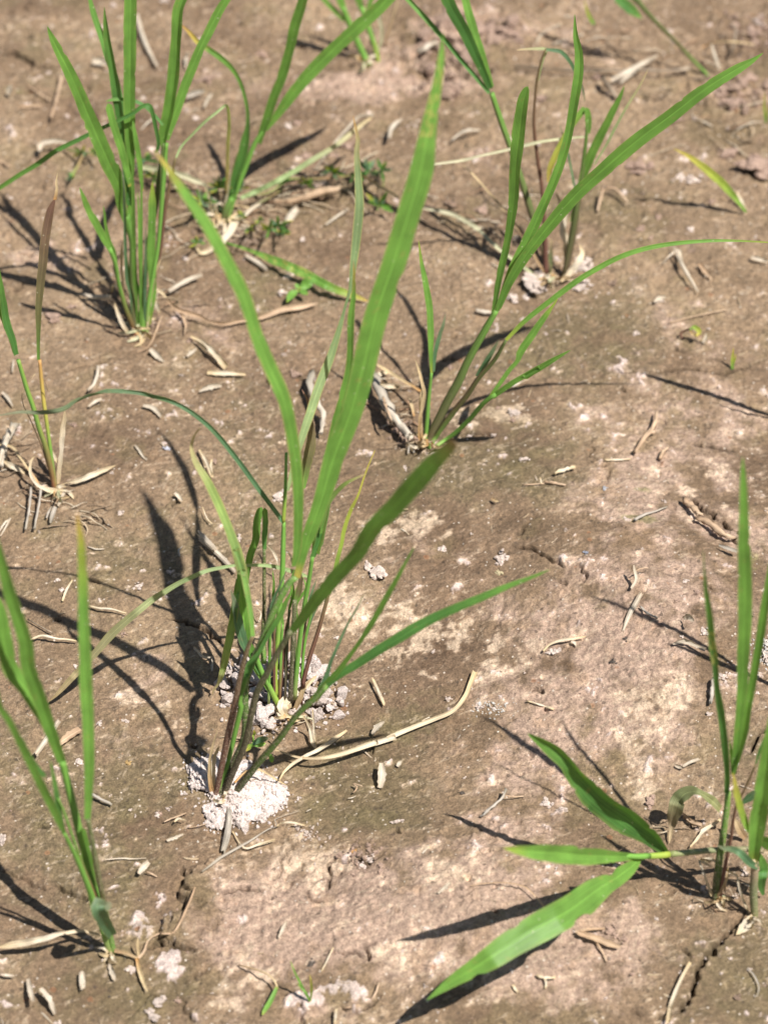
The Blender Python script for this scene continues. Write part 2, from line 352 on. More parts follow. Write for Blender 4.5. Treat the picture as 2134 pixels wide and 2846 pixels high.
def stem_material(name, dust=0.0):
    m, n = newmat(name)
    at = node(n, 'ShaderNodeAttribute', attribute_name='Col')
    uv = node(n, 'ShaderNodeUVMap', uv_map='UVMap')
    mp = node(n, 'ShaderNodeMapping'); mp.inputs['Scale'].default_value = (16, 9, 1); n.links.new(uv.outputs[0], mp.inputs[0])
    ns = node(n, 'ShaderNodeTexNoise', Scale=1.0, Detail=4.0, Roughness=.65); n.links.new(mp.outputs[0], ns.inputs['Vector'])
    c = mul_color(n, at.outputs['Color'], maprange(n, ns.outputs[0], .3, .7, .80, 1.20))
    oc = node(n, 'ShaderNodeNewGeometry')
    nd = node(n, 'ShaderNodeTexNoise', Scale=1400.0, Detail=4.0, Roughness=.7); n.links.new(oc.outputs['Position'], nd.inputs['Vector'])
    th = .62-.10*dust
    c = mixc(n, mathn(n, 'MULTIPLY', maprange(n, nd.outputs[0], th, th+.06, 0, 1), .25+.45*dust), c, (.46, .38, .27))
    b = node(n, 'ShaderNodeBump', Strength=.3, Distance=.0005); n.links.new(ns.outputs[0], b.inputs['Height'])
    p = node(n, 'ShaderNodeBsdfPrincipled', Roughness=.55); p.inputs['Specular IOR Level'].default_value = .22
    p.inputs['Subsurface Weight'].default_value = 0.0
    n.links.new(c, p.inputs['Base Color']); n.links.new(b.outputs[0], p.inputs['Normal'])
    o = node(n, 'ShaderNodeOutputMaterial'); n.links.new(p.outputs[0], o.inputs[0])
    return m

M_SOIL = soil_material('mud', rough=.66); M_CLOD = soil_material('dry_clod', 1.6, False, .95)
M_LEAF = blade_material('rice_leaf'); M_DRY = blade_material('dry_leaf', .12, .62, 1.7, .25)
M_STEM = stem_material('rice_stem', .1); M_DUSTY = stem_material('dusty_stem', .9); M_CANE = stem_material('weathered_straw', .35)

def make_mesh(name, verts, faces, cols=None, uvs=None, mat=None, smooth=True):
    me = bpy.data.meshes.new(name)
    verts = np.asarray(verts, dtype=np.float32).reshape(-1, 3); faces = np.asarray(faces, dtype=np.int32)
    k = faces.shape[1]
    me.vertices.add(len(verts)); me.vertices.foreach_set('co', verts.ravel())
    me.loops.add(faces.size); me.loops.foreach_set('vertex_index', faces.ravel())
    me.polygons.add(len(faces)); me.polygons.foreach_set('loop_start', np.arange(0, faces.size, k, dtype=np.int32))
    me.polygons.foreach_set('use_smooth', np.full(len(faces), smooth))
    if cols is not None:
        a = me.color_attributes.new('Col', 'FLOAT_COLOR', 'POINT')
        c4 = np.ones((len(verts), 4), dtype=np.float32); c4[:, :3] = cols; a.data.foreach_set('color', c4.ravel())
    if uvs is not None:
        l = me.uv_layers.new(name='UVMap'); l.data.foreach_set('uv', np.asarray(uvs, dtype=np.float32)[faces.ravel()].ravel())
    me.update(calc_edges=True); me.validate()
    if mat: me.materials.append(mat)
    return me

nx, ny = X.shape
ii = np.arange(nx*ny, dtype=np.int32).reshape(nx, ny)
gf = np.stack([ii[:-1, :-1], ii[1:, :-1], ii[1:, 1:], ii[:-1, 1:]], -1).reshape(-1, 4)
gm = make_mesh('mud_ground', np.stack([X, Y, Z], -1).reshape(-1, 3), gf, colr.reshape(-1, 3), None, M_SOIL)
ground = bpy.data.objects.new('ground', gm); COL.objects.link(ground); ground['kind'] = 'structure'
ground['label'] = 'bare brown drying mud with pink and cream crust'

# ------------------------------------------------------------------ colour recipes (albedo, along the blade)
GR = (.138, .288, .050); GD = (.078, .200, .045); GL = (.165, .345, .062); GY = (.32, .39, .06); YE = (.50, .40, .09); OR = (.50, .27, .10)
ST = (.56, .43, .25); SW = (.62, .54, .42); PU = (.13, .05, .040); PB = (.075, .062, .040); BR = (.30, .19, .10); PG = (.30, .40, .18); BG = (.095, .19, .09); WH = (.68, .61, .54)
REC = {
 'gs': [(0, (.20, .17, .09)), (.5, (.19, .21, .10)), (1, (.24, .28, .10))],
 'g': [(0, GL), (.06, GR), (.7, GR), (1, GL)], 'gt': [(0, GL), (.06, GR), (.88, GL), (.965, YE), (1, ST)],
 'gb': [(0, YE), (.03, GR), (.6, GR), (.8, GL), (1, GL)], 'd': [(0, GD), (.5, GD), (1, GR)], 'dt': [(0, GD), (.8, GR), (.9, YE), (1, OR)],
 'gr': [(0, GR), (.86, GR), (.96, (.18, .2, .05)), (1, BR)], 'l': [(0, GY), (.1, GL), (.8, GL), (1, GY)], 'lt': [(0, GL), (.7, GL), (.88, GY), (.95, YE), (1, OR)],
 'y': [(0, GL), (.5, GY), (1, YE)], 'yt': [(0, GL), (.3, (.18, .30, .08)), (.75, (.24, .33, .09)), (1, ST)], 'st': [(0, ST), (.5, SW), (1, ST)], 'so': [(0, OR), (.4, ST), (1, ST)],
 'ps': [(0, PG), (.4, PG), (.75, (.42, .40, .22)), (1, ST)], 'pe': [(0, PG), (.3, PG), (.5, (.17, .25, .11)), (.86, (.20, .27, .12)), (.93, (.40, .36, .18)), (1, OR)], 'sw': [(0, (.24, .20, .09)), (.3, (.22, .26, .08)), (.6, (.28, .17, .09)), (1, (.20, .28, .07))], 'pl': [(0, (.44, .44, .26)), (1, (.52, .48, .33))], 'bg': [(0, BG), (.5, BG), (.85, (.17, .21, .12)), (1, (.26, .24, .16))],
 'br': [(0, BR), (1, ST)], 'pb': [(0, GL), (.25, (.17, .17, .07)), (.7, (.20, .14, .09)), (1, (.22, .12, .09))], 'gg': [(0, (.24, .24, .10)), (.5, (.17, .20, .09)), (.8, (.28, .21, .13)), (1, ST)],
 # stems, base first
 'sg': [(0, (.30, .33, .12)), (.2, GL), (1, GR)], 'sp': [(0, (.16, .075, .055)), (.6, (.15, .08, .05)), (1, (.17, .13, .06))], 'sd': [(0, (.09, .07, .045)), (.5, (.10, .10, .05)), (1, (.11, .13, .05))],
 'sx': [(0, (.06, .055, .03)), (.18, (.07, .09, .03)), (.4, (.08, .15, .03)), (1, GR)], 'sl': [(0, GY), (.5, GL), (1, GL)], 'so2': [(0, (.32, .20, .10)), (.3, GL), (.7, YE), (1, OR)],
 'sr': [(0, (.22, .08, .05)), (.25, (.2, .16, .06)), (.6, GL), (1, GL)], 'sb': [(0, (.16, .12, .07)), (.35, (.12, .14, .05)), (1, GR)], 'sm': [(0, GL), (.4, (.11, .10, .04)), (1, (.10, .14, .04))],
}
def ramp(rec, t):
    st = REC[rec]; ts = [s[0] for s in st]
    return np.stack([np.interp(t, ts, [s[1][k] for s in st]) for k in range(3)], -1)

def catmull(P, n):
    P = np.asarray(P, float)
    if len(P) == 2:
        t = np.linspace(0, 1, n)[:, None]; return P[0]*(1-t)+P[1]*t
    seg = np.hypot(*(P[1:, :2]-P[:-1, :2]).T)+1e-6; s = np.concatenate([[0], np.cumsum(seg)])
    m = np.zeros_like(P)
    m[1:-1] = (P[2:]-P[:-2])/(s[2:]-s[:-2])[:, None]; m[0] = (P[1]-P[0])/seg[0]; m[-1] = (P[-1]-P[-2])/seg[-1]
    out = []
    for u in np.linspace(0, s[-1], n):
        i = min(int(np.searchsorted(s, u, 'right'))-1, len(P)-2); h = seg[i]; t = (u-s[i])/h
        out.append((2*t**3-3*t**2+1)*P[i]+(t**3-2*t**2+t)*h*m[i]+(-2*t**3+3*t**2)*P[i+1]+(t**3-t**2)*h*m[i+1])
    return np.array(out)

def lift(S, base, lam, z, attach):
    """image samples -> 3-D samples on a leaning growth plane, or at stated heights"""
    out = []
    d = np.hypot(*(S[1:, :2]-S[:-1, :2]).T); s = np.concatenate([[0], np.cumsum(d)]); s /= max(s[-1], 1e-6)
    p0 = base if attach is None else attach
    for i, (x, y, _) in enumerate(S):
        if z is not None:
            h = np.interp(s[i], [q[0] for q in z], [q[1] for q in z])*.001
            p = ground_at(x, y, h) if h < .02 else on_z(x, y, h)
        else:
            p = on_plane(x, y, p0, math.radians(lam))
            if p[2] < gh(p[0], p[1])+.0008: p = ground_at(x, y, .0008)
        out.append(p)
    return np.array(out), s

PL = []
class Plant:
    def __init__(self, name, label, cat, bx, by, group=None):
        self.b = ground_at(*[v*1.28632 for v in (bx, by)]); self.o = bpy.data.objects.new(name, None)
        COL.objects.link(self.o); self.o.location = self.b.tolist(); self.o['label'] = label; self.o['category'] = cat
        self.o.empty_display_size = .01; PL.append(self)
        if group: self.o['group'] = group
    def add(self, kind, me, label=None):
        o = bpy.data.objects.new(kind, me); COL.objects.link(o); o.parent = self.o
        if label: o['label'] = label
        return o

NC = 8
def ribbon(P3, wid, rec, mat, name, fold=.16, tw=0.0, twl=None, origin=(0, 0, 0), tipr=.0, spots=None, edge=.25, notch=None, wave=.035, seed=0, flip=1, curl=0.0, jag=0.0):
    n = len(P3); T = np.gradient(P3, axis=0); T /= np.linalg.norm(T, axis=1)[:, None]+1e-12
    t = np.linspace(0, 1, n); rr = np.random.default_rng(seed+1)
    V, F, U, K = [], [], [], []
    ph = rr.random(6)*6.28
    for i in range(n):
        view = CAM-P3[i]; view /= np.linalg.norm(view)
        Wd = np.cross(T[i], view); Wd /= np.linalg.norm(Wd)+1e-9
        a = tw
        if twl: a = np.interp(t[i], [q[0] for q in twl], [q[1] for q in twl])
        Rm = Matrix.Rotation(math.radians(a), 3, Vector(T[i])); Wv = np.array(Rm @ Vector(Wd)); N = np.cross(Wv, T[i])*flip
        hw = wid[i]*.5/max(abs(math.cos(math.radians(a))), .55)
        for j in range(NC+1):
            q = j/NC*2-1
            k = 1+wave*math.sin(t[i]*31+ph[0]+(q > 0)*2)*(abs(q) > .9)
            if notch:
                for (nt_, side, dep, ln) in notch:
                    if q*side > 0: k *= 1-dep*math.exp(-((t[i]-nt_)/ln)**4)*abs(q)
            ang = q*curl
            if curl > 0: off = Wv*math.sin(ang)/curl*hw*k + N*(1-math.cos(ang))/curl*hw
            else: off = Wv*q*hw*k + N*(abs(q)-.12*(abs(q) < .01))*hw*fold
            off = off+N*hw*wave*2*math.sin(t[i]*23+ph[1]+q*1.5)*abs(q)
            if jag and i in (0, n-1): off = off+T[i]*(1 if i else -1)*jag*wid[i]*mnoise.noise(Vector((j*2.3, seed*1.9, i)))
            V.append(P3[i]+off-np.array(origin)); U.append((j/NC, t[i]*n*.01))
            c = ramp(rec, t[i])*(1+(.45*mnoise.noise(Vector((t[i]*4, q*2.2, seed*1.3))) if jag else 0))*(1+.06*math.sin(t[i]*17+ph[2]))
            if edge and abs(q) > .9 and mnoise.noise(Vector((t[i]*19, q*5, seed))) > -.25: c = c*(1-edge)+np.array((.42, .36, .14))*edge
            if mat is M_LEAF and mnoise.noise(Vector((t[i]*n*.55, q*3.1, seed*2.7+9))) > .62: c = c*.7+np.array((.33, .22, .08))*.3
            if spots:
                sv = mnoise.noise(Vector((t[i]*70, q*1.6, seed*3.1)))
                if spots[0] < t[i] < spots[1] and sv > .12: c = c*.45+np.array((.50, .47, .14))*.55
            K.append(c)
    for i in range(n-1):
        for j in range(NC):
            a = i*(NC+1)+j; F.append((a, a+1, a+NC+2, a+NC+1))
    return make_mesh(name, V, F, np.clip(np.array(K), .01, .9), U, mat)

def tube(P3, rad, rec, mat, name, origin=(0, 0, 0), flat=.8, side=10, seed=0, tint=None, lumpy=0.0, jag=0.0):
    n = len(P3); T = np.gradient(P3, axis=0); T /= np.linalg.norm(T, axis=1)[:, None]+1e-12
    t = np.linspace(0, 1, n); V, F, U, K = [], [], [], []; ph = seed*1.7
    for i in range(n):
        view = CAM-P3[i]; view /= np.linalg.norm(view)
        Wd = np.cross(T[i], view); Wd /= np.linalg.norm(Wd)+1e-9; N = np.cross(Wd, T[i])
        for j in range(side):
            a = 2*math.pi*j/side; r = rad[i]*(1+lumpy*mnoise.noise(Vector((t[i]*9+ph, math.cos(a), math.sin(a)))))
            ja = 0
            if jag and i in (0, n-1): ja = (1 if i else -1)*jag*rad[min(max(i, 1), n-2)]*(mnoise.noise(Vector((j*1.7, seed*3.3, i)))*2+.4)
            V.append(P3[i]+Wd*math.cos(a)*r+N*math.sin(a)*r*flat+T[i]*ja-np.array(origin)); U.append((j/side, t[i]*n*.01))
            c = ramp(rec, t[i])*(1+(.35*mnoise.noise(Vector((t[i]*5, j*.9, seed))) if jag else 0))
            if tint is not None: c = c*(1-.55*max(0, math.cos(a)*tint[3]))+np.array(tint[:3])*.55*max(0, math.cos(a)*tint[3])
            K.append(c*(1+.08*math.sin(a*3+ph)))
    for i in range(n-1):
        for j in range(side):
            a = i*side+j; b = i*side+(j+1) % side; F.append((a, b, b+side, a+side))
    for e, r0 in ((0, 0), (n-1, (n-1)*side)):
        V.append(P3[e]-np.array(origin)); K.append(ramp(rec, t[e])*.6); U.append((.5, 0)); c = len(V)-1
        for j in range(side):
            a = r0+j; b = r0+(j+1) % side
            F.append((c, b, a, a) if e == 0 else (c, a, b, b))
    F2 = [f for f in F]
    # triangles are stored apart to keep quads clean
    quads = [f for f in F2 if f[2] != f[3]]; tris = [f[:3] for f in F2 if f[2] == f[3]]
    tq = []
    for q in quads: tq += [(q[0], q[1], q[2]), (q[0], q[2], q[3])]
    return make_mesh(name, V, tq+tris, np.clip(np.array(K), .01, .9), U, mat)

CNT = [0]
def samples(s, step=9.0):
    q = parse(s); L = np.hypot(*(q[1:, :2]-q[:-1, :2]).T).sum()
    keep = [q[0]]
    for r in q[1:]:
        if math.hypot(r[0]-keep[-1][0], r[1]-keep[-1][1]) > (13 if L > 160 else 4): keep.append(r)
    q = np.array(keep) if len(keep) > 1 else q
    S = catmull(q, int(min(max(L/step, 10), 170))); S[:, 2] = np.maximum(S[:, 2], .6); return S

def stem(pl, s, lam=12, rec='sg', mat=None, z=None, label=None, at=None, flat=.85, tint=None, kind='stem', lumpy=.05):
    CNT[0] += 1; S = samples(s, 12)
    P3, t = lift(S, pl.b, lam, z, att(at, S[0]))
    wd = np.array([S[i, 2]*.98/1.28632*depth(P3[i])/FPX for i in range(len(S))])
    if at is None and z is None: P3 = np.vstack([P3[0]+(P3[0]-P3[1])*.2-np.array([0, 0, .003]), P3]); wd = np.concatenate([[wd[0]], wd]); S = np.vstack([S[0], S])
    o = pl.add(kind, tube(P3, wd/2, rec, mat or M_STEM, kind, pl.b, flat, 10, CNT[0], tint, lumpy), label)
    return {'P': P3, 'S': S, 'o': o}
def att(at, p):
    if at is None: return None
    if isinstance(at, dict): at = [at]
    best = None
    for a in at:
        d = np.hypot(a['S'][:, 0]-p[0], a['S'][:, 1]-p[1]); i = int(d.argmin())
        if best is None or d[i] < best[0]: best = (d[i], a['P'][i])
    return best[1]
def leaf(pl, s, lam=12, rec='g', mat=None, z=None, at=None, label=None, kind='leaf', pt=1, **kw):
    CNT[0] += 1; S = samples(s, 8)
    P3, t = lift(S, pl.b, lam, z, att(at, S[0]))
    if pt: # the tip narrows to a point over its last stretch
        n = len(S); tt = np.linspace(0, 1, n); S[:, 2] = np.minimum(S[:, 2], np.maximum(S[:, 2].max()*np.clip((1-tt)/(.16*pt), 0, 1)**.75, .7))
    wd = np.array([S[i, 2]/1.28632*depth(P3[i])/FPX for i in range(len(S))])
    if kind == 'leaf' and wd.max() > .0045 and 'notch' not in kw:
        kw['notch'] = [(rnd.uniform(.15, .9), rnd.choice((-1, 1)), rnd.uniform(.06, .26), rnd.uniform(.004, .016)) for _ in range(rnd.randint(2, 5))]
    kw.setdefault('tw', rnd.uniform(-8, 30)); kw.setdefault('seed', CNT[0])
    o = pl.add(kind, ribbon(P3, wd, rec, mat or M_LEAF, kind, origin=pl.b, **kw), label)
    return {'P': P3, 'S': S, 'o': o}
def dead(pl, s, lam=8, rec='st', z=None, at=None, label=None, **kw):
    kw.setdefault('fold', .35); kw.setdefault('wave', .10); kw.setdefault('edge', 0)
    return leaf(pl, s, lam, rec, M_DRY, z, at, label, 'dead_leaf', **kw)

# ------------------------------------------------------------------ rice clump in front of the middle (its big blade crosses the picture)
p = Plant('rice_plant', 'tall rice clump with the widest long blade, rooted in the front pale crumbly soil heap', 'rice plant', 478, 1722)
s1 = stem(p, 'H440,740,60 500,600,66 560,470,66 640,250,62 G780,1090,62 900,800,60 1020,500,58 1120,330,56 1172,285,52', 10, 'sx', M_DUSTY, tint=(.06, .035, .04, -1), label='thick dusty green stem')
leaf(p, 'G1175,292,49 1200,200,58 1240,60,67 C1290,900,56 1340,760,68 1400,560,83 1480,340,97 J1300,1100,155 1400,800,160 1500,480,157 1580,200,155 Q870,900,112 930,600,74 958,400,45 973,232,4', 15.5, 'gb', at=s1, tw=20, fold=.12, spots=(.80, .97), pt=.3, tipr=.1, label='broadest blade with pale yellow mottling below its tip')
leaf(p, 'G1150,205,33 C1243,960,33 1250,800,41 1245,650,48 1225,480,54 1190,320,57 1130,180,59 1075,50,59 A1020,1240,59 930,1060,56 850,920,51 760,790,38 700,700,21 640,622,4', 4, 'gt', at=s1, tw=27, fold=.15, edge=.7, pt=.3, label='long blade arching to the left with a straw-coloured tip')
s2 = stem(p, 'H415,735,40 440,600,46 500,300,50 560,30,52 G690,1280,46 740,1050,40 800,830,36 838,742,30', 2, 'sp', M_DUSTY, label='purple leaf sheath')
leaf(p, 'G838,742,34 820,560,38 790,380,46 750,190,58 700,60,58 C1015,1040,42 985,930,40 930,790,38 870,660,34 820,580,24 803,520,14 815,470,10 841,434,4', 35, 'yt', at=s2, fold=.3, edge=.8, tw=12, pt=.2, label='narrow yellow-green blade curling back at its dry tip')
s3 = stem(p, 'H430,720,30 500,500,34 560,250,40 610,30,44 G735,1240,44 790,1040,38', 6, 'sg')
leaf(p, 'G790,1040,40 815,960,60 880,870,34 940,760,34 1010,640,44 1060,560,40 1110,430,20', 14, 'd', at=s3, pt=.3, tw=20)
s4 = stem(p, 'H470,740,44 540,560,50 640,320,50 G860,1200,52 950,1020,50 1040,850,48 1132,700,44', -6, 'sd', M_DUSTY, label='mud-speckled blackish stem')
leaf(p, 'G1132,702,50 1220,600,80 1340,440,104 1480,280,112 1640,100,116 C1560,860,74 1659,760,80 D110,745,86 190,655,84 260,580,72 320,520,52 345,488,42 356,474,26', -14, 'gr', at=s4, tw=-6, fold=.22, pt=.12, edge=.1, flip=-1, label='dull green blade leaning right with a brownish tip')
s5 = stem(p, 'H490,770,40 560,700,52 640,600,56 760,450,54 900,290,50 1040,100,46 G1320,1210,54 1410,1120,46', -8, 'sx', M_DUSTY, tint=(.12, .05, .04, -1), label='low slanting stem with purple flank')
leaf(p, 'G1412,1118,44 1520,1030,60 1659,945,66 D60,1350,44 250,1240,42 420,1165,34 560,1105,26 680,1058,14 745,1030,3', 2, 'd', at=s5, tw=-25, fold=.3, pt=.3, label='narrow dark blade pointing right just above the mud')
leaf(p, 'G1330,1195,44 1390,1080,42 1440,930,26 1500,790,22 1570,640,18 1640,520,14 C1525,1132,4', 20, 'bg', at=s5, pt=.3)
leaf(p, 'G1300,1230,60 1400,1110,56 1520,970,40 1659,780,34 D0,1250,26 90,1090,22 178,932,4', -4, 'gb', at=s5, pt=.3, fold=.3)
dead(p, 'H392,715,34 372,600,34 372,450,24 395,330,16 430,215,5', 8, 'so')
dead(p, 'H400,700,34 395,560,34 405,430,30 442,340,16', 14)
dead(p, 'H560,620,16 640,545,20 720,515,18 800,545,18 870,590,16 962,645,10', z=[(0, 9), (.4, 14), (1, 2)], rec='so')
# ------------------------------------------------------------------ rice clump right behind it
p = Plant('rice_plant', 'many-stemmed rice clump with a twisted blade arching far left, behind the front clump', 'rice plant', 622, 1548)
a1 = stem(p, 'G1015,1170,34 1010,980,40 1030,760,40 1045,500,40 1065,240,40 1072,0,38 C1183,900,20 1190,830,16', 14, 'sl')
leaf(p, 'C1188,832,18 1090,700,20 990,562,22 880,432,20 760,342,18 640,297,18 500,284,18 400,298,20 335,322,20 275,356,20 180,374,18 80,375,12 0,384,6 -60,392,3', 16, 'bg', at=a1, twl=[(0, 10), (.4, -20), (.52, -60), (.62, 30), (.7, 100), (.8, 10), (.9, 60), (1, 0)], fold=.5, pt=.2, label='thin twisted blade arching over to the left')
a1b = stem(p, 'C1188,835,16 1194,740,16 1198,640,14 1200,540,12', 14, 'sl', at=a1)
leaf(p, 'C1205,700,14 1240,560,26 1285,420,36 1335,270,40 1385,140,36 1425,10,22 J1062,1180,24 1085,1080,18 1118,960,30 1140,800,46 1165,600,60 1182,400,62 1172,200,46 1165,40,32 Q370,1000,30 352,900,18 335,822,3', 30, 'pe', at=a1, edge=.9, twl=[(0, 10), (.4, 0), (.55, 60), (.65, 10), (1, -10)], pt=.1, label='pale edged blade with a rusty tip beside the widest blade')
a2 = stem(p, 'G920,900,44 918,700,34 925,500,28 925,300,28 925,70,26', 18, 'sm', M_DUSTY, label='thin purple-brown stem')
leaf(p, 'G928,78,26 925,20,36 C1108,900,22 1112,830,24 1108,770,22', 18, 'd', at=a2, pt=.01, tw=30, label='short dark blade cut off square')
leaf(p, 'G760,640,46 775,400,48 790,270,50 820,120,54 860,0,56 C1060,900,32 1080,820,32 1098,768,28', 26, 'g', pt=.01, tw=-10, label='light blade cut off at its top')
leaf(p, 'G800,900,50 785,760,80 765,600,96 750,450,84 742,300,60 745,150,36 750,65,5', 14, 'l', fold=.4, tw=10, pt=.5, label='wide bright blade standing in the middle of the clump')
leaf(p, 'G790,860,40 755,770,70 725,660,74 705,560,60 690,470,40 665,382,4', 8, 'bg', fold=.4, pt=.5)
leaf(p, 'G800,840,36 810,700,50 805,560,40 790,440,30', 18, 'd', pt=.2)
leaf(p, 'G720,300,20 712,420,50 695,560,60 665,730,64 630,900,58 600,1030,44 570,1110,20 535,1160,12 528,1196,6', z=[(0, 66), (.25, 60), (.6, 38), (.9, 10), (1, 3)], rec='yt', edge=.8, pt=.1, fold=.25, label='yellow-green blade drooping to the soil heap')
leaf(p, 'G1010,1230,40 930,1080,56 860,960,70 830,860,50 810,760,20', 10, 'g', pt=.3)
a3 = stem(p, 'G1045,1285,44 1000,1200,44 960,1120,40 900,1000,40 850,860,36', 8, 'sl')
leaf(p, 'G900,1030,40 870,960,60 830,860,64 800,780,30', 16, 'd', at=a3, pt=.3)
a4 = stem(p, 'G1130,1200,48 1140,1000,42 1150,750,40 1160,460,34', 12, 'sd', M_DUSTY, label='blackish dead-looking stem')
leaf(p, 'G1165,470,20 1185,420,46 1200,350,40 1208,240,10', 12, 'pb', at=a4, pt=.2)
a5 = stem(p, 'G1160,1180,36 1180,950,36 1200,760,36 1235,500,36 1270,300,34 1295,130,30', 10, 'sg')
leaf(p, 'G1295,135,40 1325,60,54 C1335,920,34 1365,760,36 1383,640,30 1386,560,20 1400,480,6', 14, 'd', at=a5, tw=30, pt=.4, label='dark blade partly behind the widest one')
leaf(p, 'C1325,960,34 1345,840,44 1370,700,46 1385,560,46 1410,430,44 1440,300,34 1465,180,30 J1130,1140,44 1145,1000,30 1148,860,16 1143,762,3', 20, 'gt', at=a5, tw=-35, pt=.1, edge=.7, label='upright blade with thread-like orange tip')
leaf(p, 'C1345,880,12 1370,760,22 1405,710,20 1450,668,16 1533,628,5', 4, 'yt', at=a5, pt=.2)
leaf(p, 'G1275,290,16 1200,262,30 1100,232,34 1000,206,30 900,196,26 800,196,24 700,198,24 600,214,26 480,240,30 380,282,36 260,340,38 150,408,44 40,480,50 C480,1290,36 400,1380,30 E290,66,24 240,120,14 205,152,4', z=[(0, 62), (.2, 76), (.4, 74), (.6, 58), (.8, 32), (1, 3)], rec='ps', mat=M_LEAF, tw=0, pt=.2, edge=.4, fold=.25, label='pale blade arching down to the mud on the left')
leaf(p, 'C1270,690,16 1280,600,38 1297,520,44 1302,440,28 1297,380,14 1288,320,10 1265,275,4', 24, 'pb', tw=20, pt=.1, fold=.5, label='brownish folded blade with a dry hooked tip')
a6 = stem(p, 'G1225,1090,34 1270,920,34 1340,700,32 1420,415,28', 16, 'sp', label='thin dark red stem at the right of the clump')
leaf(p, 'G1422,420,20 1450,330,34 1480,180,34 1520,20,30 C1440,870,18 1470,780,16 1500,720,10 1530,630,8 1572,528,3', 22, 'y', at=a6, pt=.1, edge=.8, tw=20, label='thin yellow blade ending in a dry thread')
a7 = stem(p, 'G1215,1080,24 1225,900,22 1250,720,20 1290,560,16', 18, 'sg')
leaf(p, 'G1240,800,14 1255,700,26 1280,620,24 1330,520,12 1345,480,4', 24, 'bg', at=a7)
stem(p, 'G1040,1160,40 1065,960,30 1095,700,26 1125,540,16', 20, 'sp')
for q in range(7):
    x0 = 960+q*42; x1 = x0+rnd.uniform(-60, 90)
    u = stem(p, 'G%d,%d,22 %d,%d,24 %d,%d,20 %d,%d,14' % (x0, 1210+rnd.uniform(-30, 30), x0+(x1-x0)*.3, 960, x0+(x1-x0)*.6, 760, x1, 600+rnd.uniform(-80, 60)), 8+q*3, rnd.choice(['sg', 'sp', 'sb', 'sd', 'sr']))
    e = u['S'][-1]; gx = (e[0]-400)/.36166; gy = (e[1]-1500)/.36166
    leaf(p, 'G%.0f,%.0f,18 %.0f,%.0f,24 %.0f,%.0f,18 %.0f,%.0f,4' % (gx, gy, gx+rnd.uniform(-10, 30), gy-120, gx+rnd.uniform(-20, 70), gy-240, gx+rnd.uniform(-40, 130), gy-rnd.uniform(300, 420)), 10+q*3, rnd.choice(['g', 'd', 'gt', 'bg']), at=u)
leaf(p, 'G1140,190,12 1130,130,10 1100,90,8 1075,70,3', 12, 'bg', at=s1)
dead(p, 'G1090,1390,30 1080,1280,40 1160,1190,44 1260,1110,40 1330,1040,16', z=[(0, 1), (.3, 8), (1, 14)])
dead(p, 'G1110,1300,60 1080,1240,80 1060,1290,70 1100,1370,30', z=[(0, 5), (.5, 9), (1, 2)])
dead(p, 'G1140,1340,26 1200,1220,40 1240,1120,26 1300,1060,8', 20, 'br')
dead(p, 'H1090,110,14 1130,180,20 1150,250,30 1165,320,36 1195,368,10', z=[(0, 14), (.4, 6), (1, 1.5)])
dead(p, 'H1160,60,12 1168,180,14 1175,280,26 1190,350,10', z=[(0, 12), (.6, 4), (1, 2)])
dead(p, 'G935,40,10 970,60,18 1010,120,22 1035,200,12 1010,290,6', z=[(0, 8), (.5, 14), (1, 3)])
dead(p, 'G840,590,8 870,640,14 900,560,10 830,510,5', z=[(0, 20), (1, 5)])
# ------------------------------------------------------------------ right middle clump
p = Plant('rice_plant', 'rice clump right of centre beside a crooked grey root, long blade reaching the edge', 'rice plant', 925, 955)
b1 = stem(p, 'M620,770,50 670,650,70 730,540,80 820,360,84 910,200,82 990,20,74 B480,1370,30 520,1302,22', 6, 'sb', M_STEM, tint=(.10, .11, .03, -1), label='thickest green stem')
leaf(p, 'B522,1300,22 570,1190,34 630,1090,44 720,970,50 850,820,56 980,700,60 1110,590,62 1250,485,58 1400,370,52 1530,288,40 1590,255,22 1637,222,3', 4, 'g', at=b1, tw=12, pt=.25, label='long bright blade rising to the right edge')
leaf(p, 'B530,1290,24 590,1140,44 650,1010,46 710,880,40 770,740,38 815,600,36 845,440,38 865,320,40 866,220,34 853,150,22 848,60,3', 20, 'g', at=b1, tw=-18, pt=.3, fold=.3, label='tall blade bent upright with a sharp tip')
leaf(p, 'B505,1330,16 530,1180,26 570,1000,32 592,850,40 600,700,48 615,560,54 630,440,50 640,400,40 652,362,16', 12, 'g', at=b1, tw=-30, pt=.02, label='blade torn off at the top')
b2 = stem(p, 'M640,800,40 760,620,50 880,460,56 1000,310,50 1100,160,46 1240,0,40 B560,1425,14', -2, 'sm', M_STEM, tint=(.14, .05, .04, -1), label='reddish stem')
leaf(p, 'B560,1425,14 640,1345,20 760,1250,24 900,1150,24 1050,1072,22 1200,1030,20 1400,1010,14 1540,1010,9 1690,1018,4', 6, 'l', at=b2, tw=10, pt=.2, edge=.5, label='slender blade bowing over to the right')
leaf(p, 'D440,220,20 470,170,22 500,120,18 530,68,4', 6, 'bg')
b3 = stem(p, 'M700,800,40 860,690,44 1000,560,46 1150,390,44 1250,320,40', -16, 'sg')
leaf(p, 'M1230,340,46 1340,260,50 1450,190,50 1659,72,48 D640,222,26 730,170,24 780,140,16 831,110,3', -14, 'g', at=b3, tw=-20, pt=.2, fold=.3)
leaf(p, 'M1180,370,30 1280,230,40 1380,90,40 1450,10,42 D620,120,30 680,30,30 B720,1330,24 750,1290,14 777,1252,3', 10, 'l', at=b3, tw=15, pt=.2)
b4 = stem(p, 'M600,770,36 620,560,40 635,350,36 660,120,26', 8, 'sg')
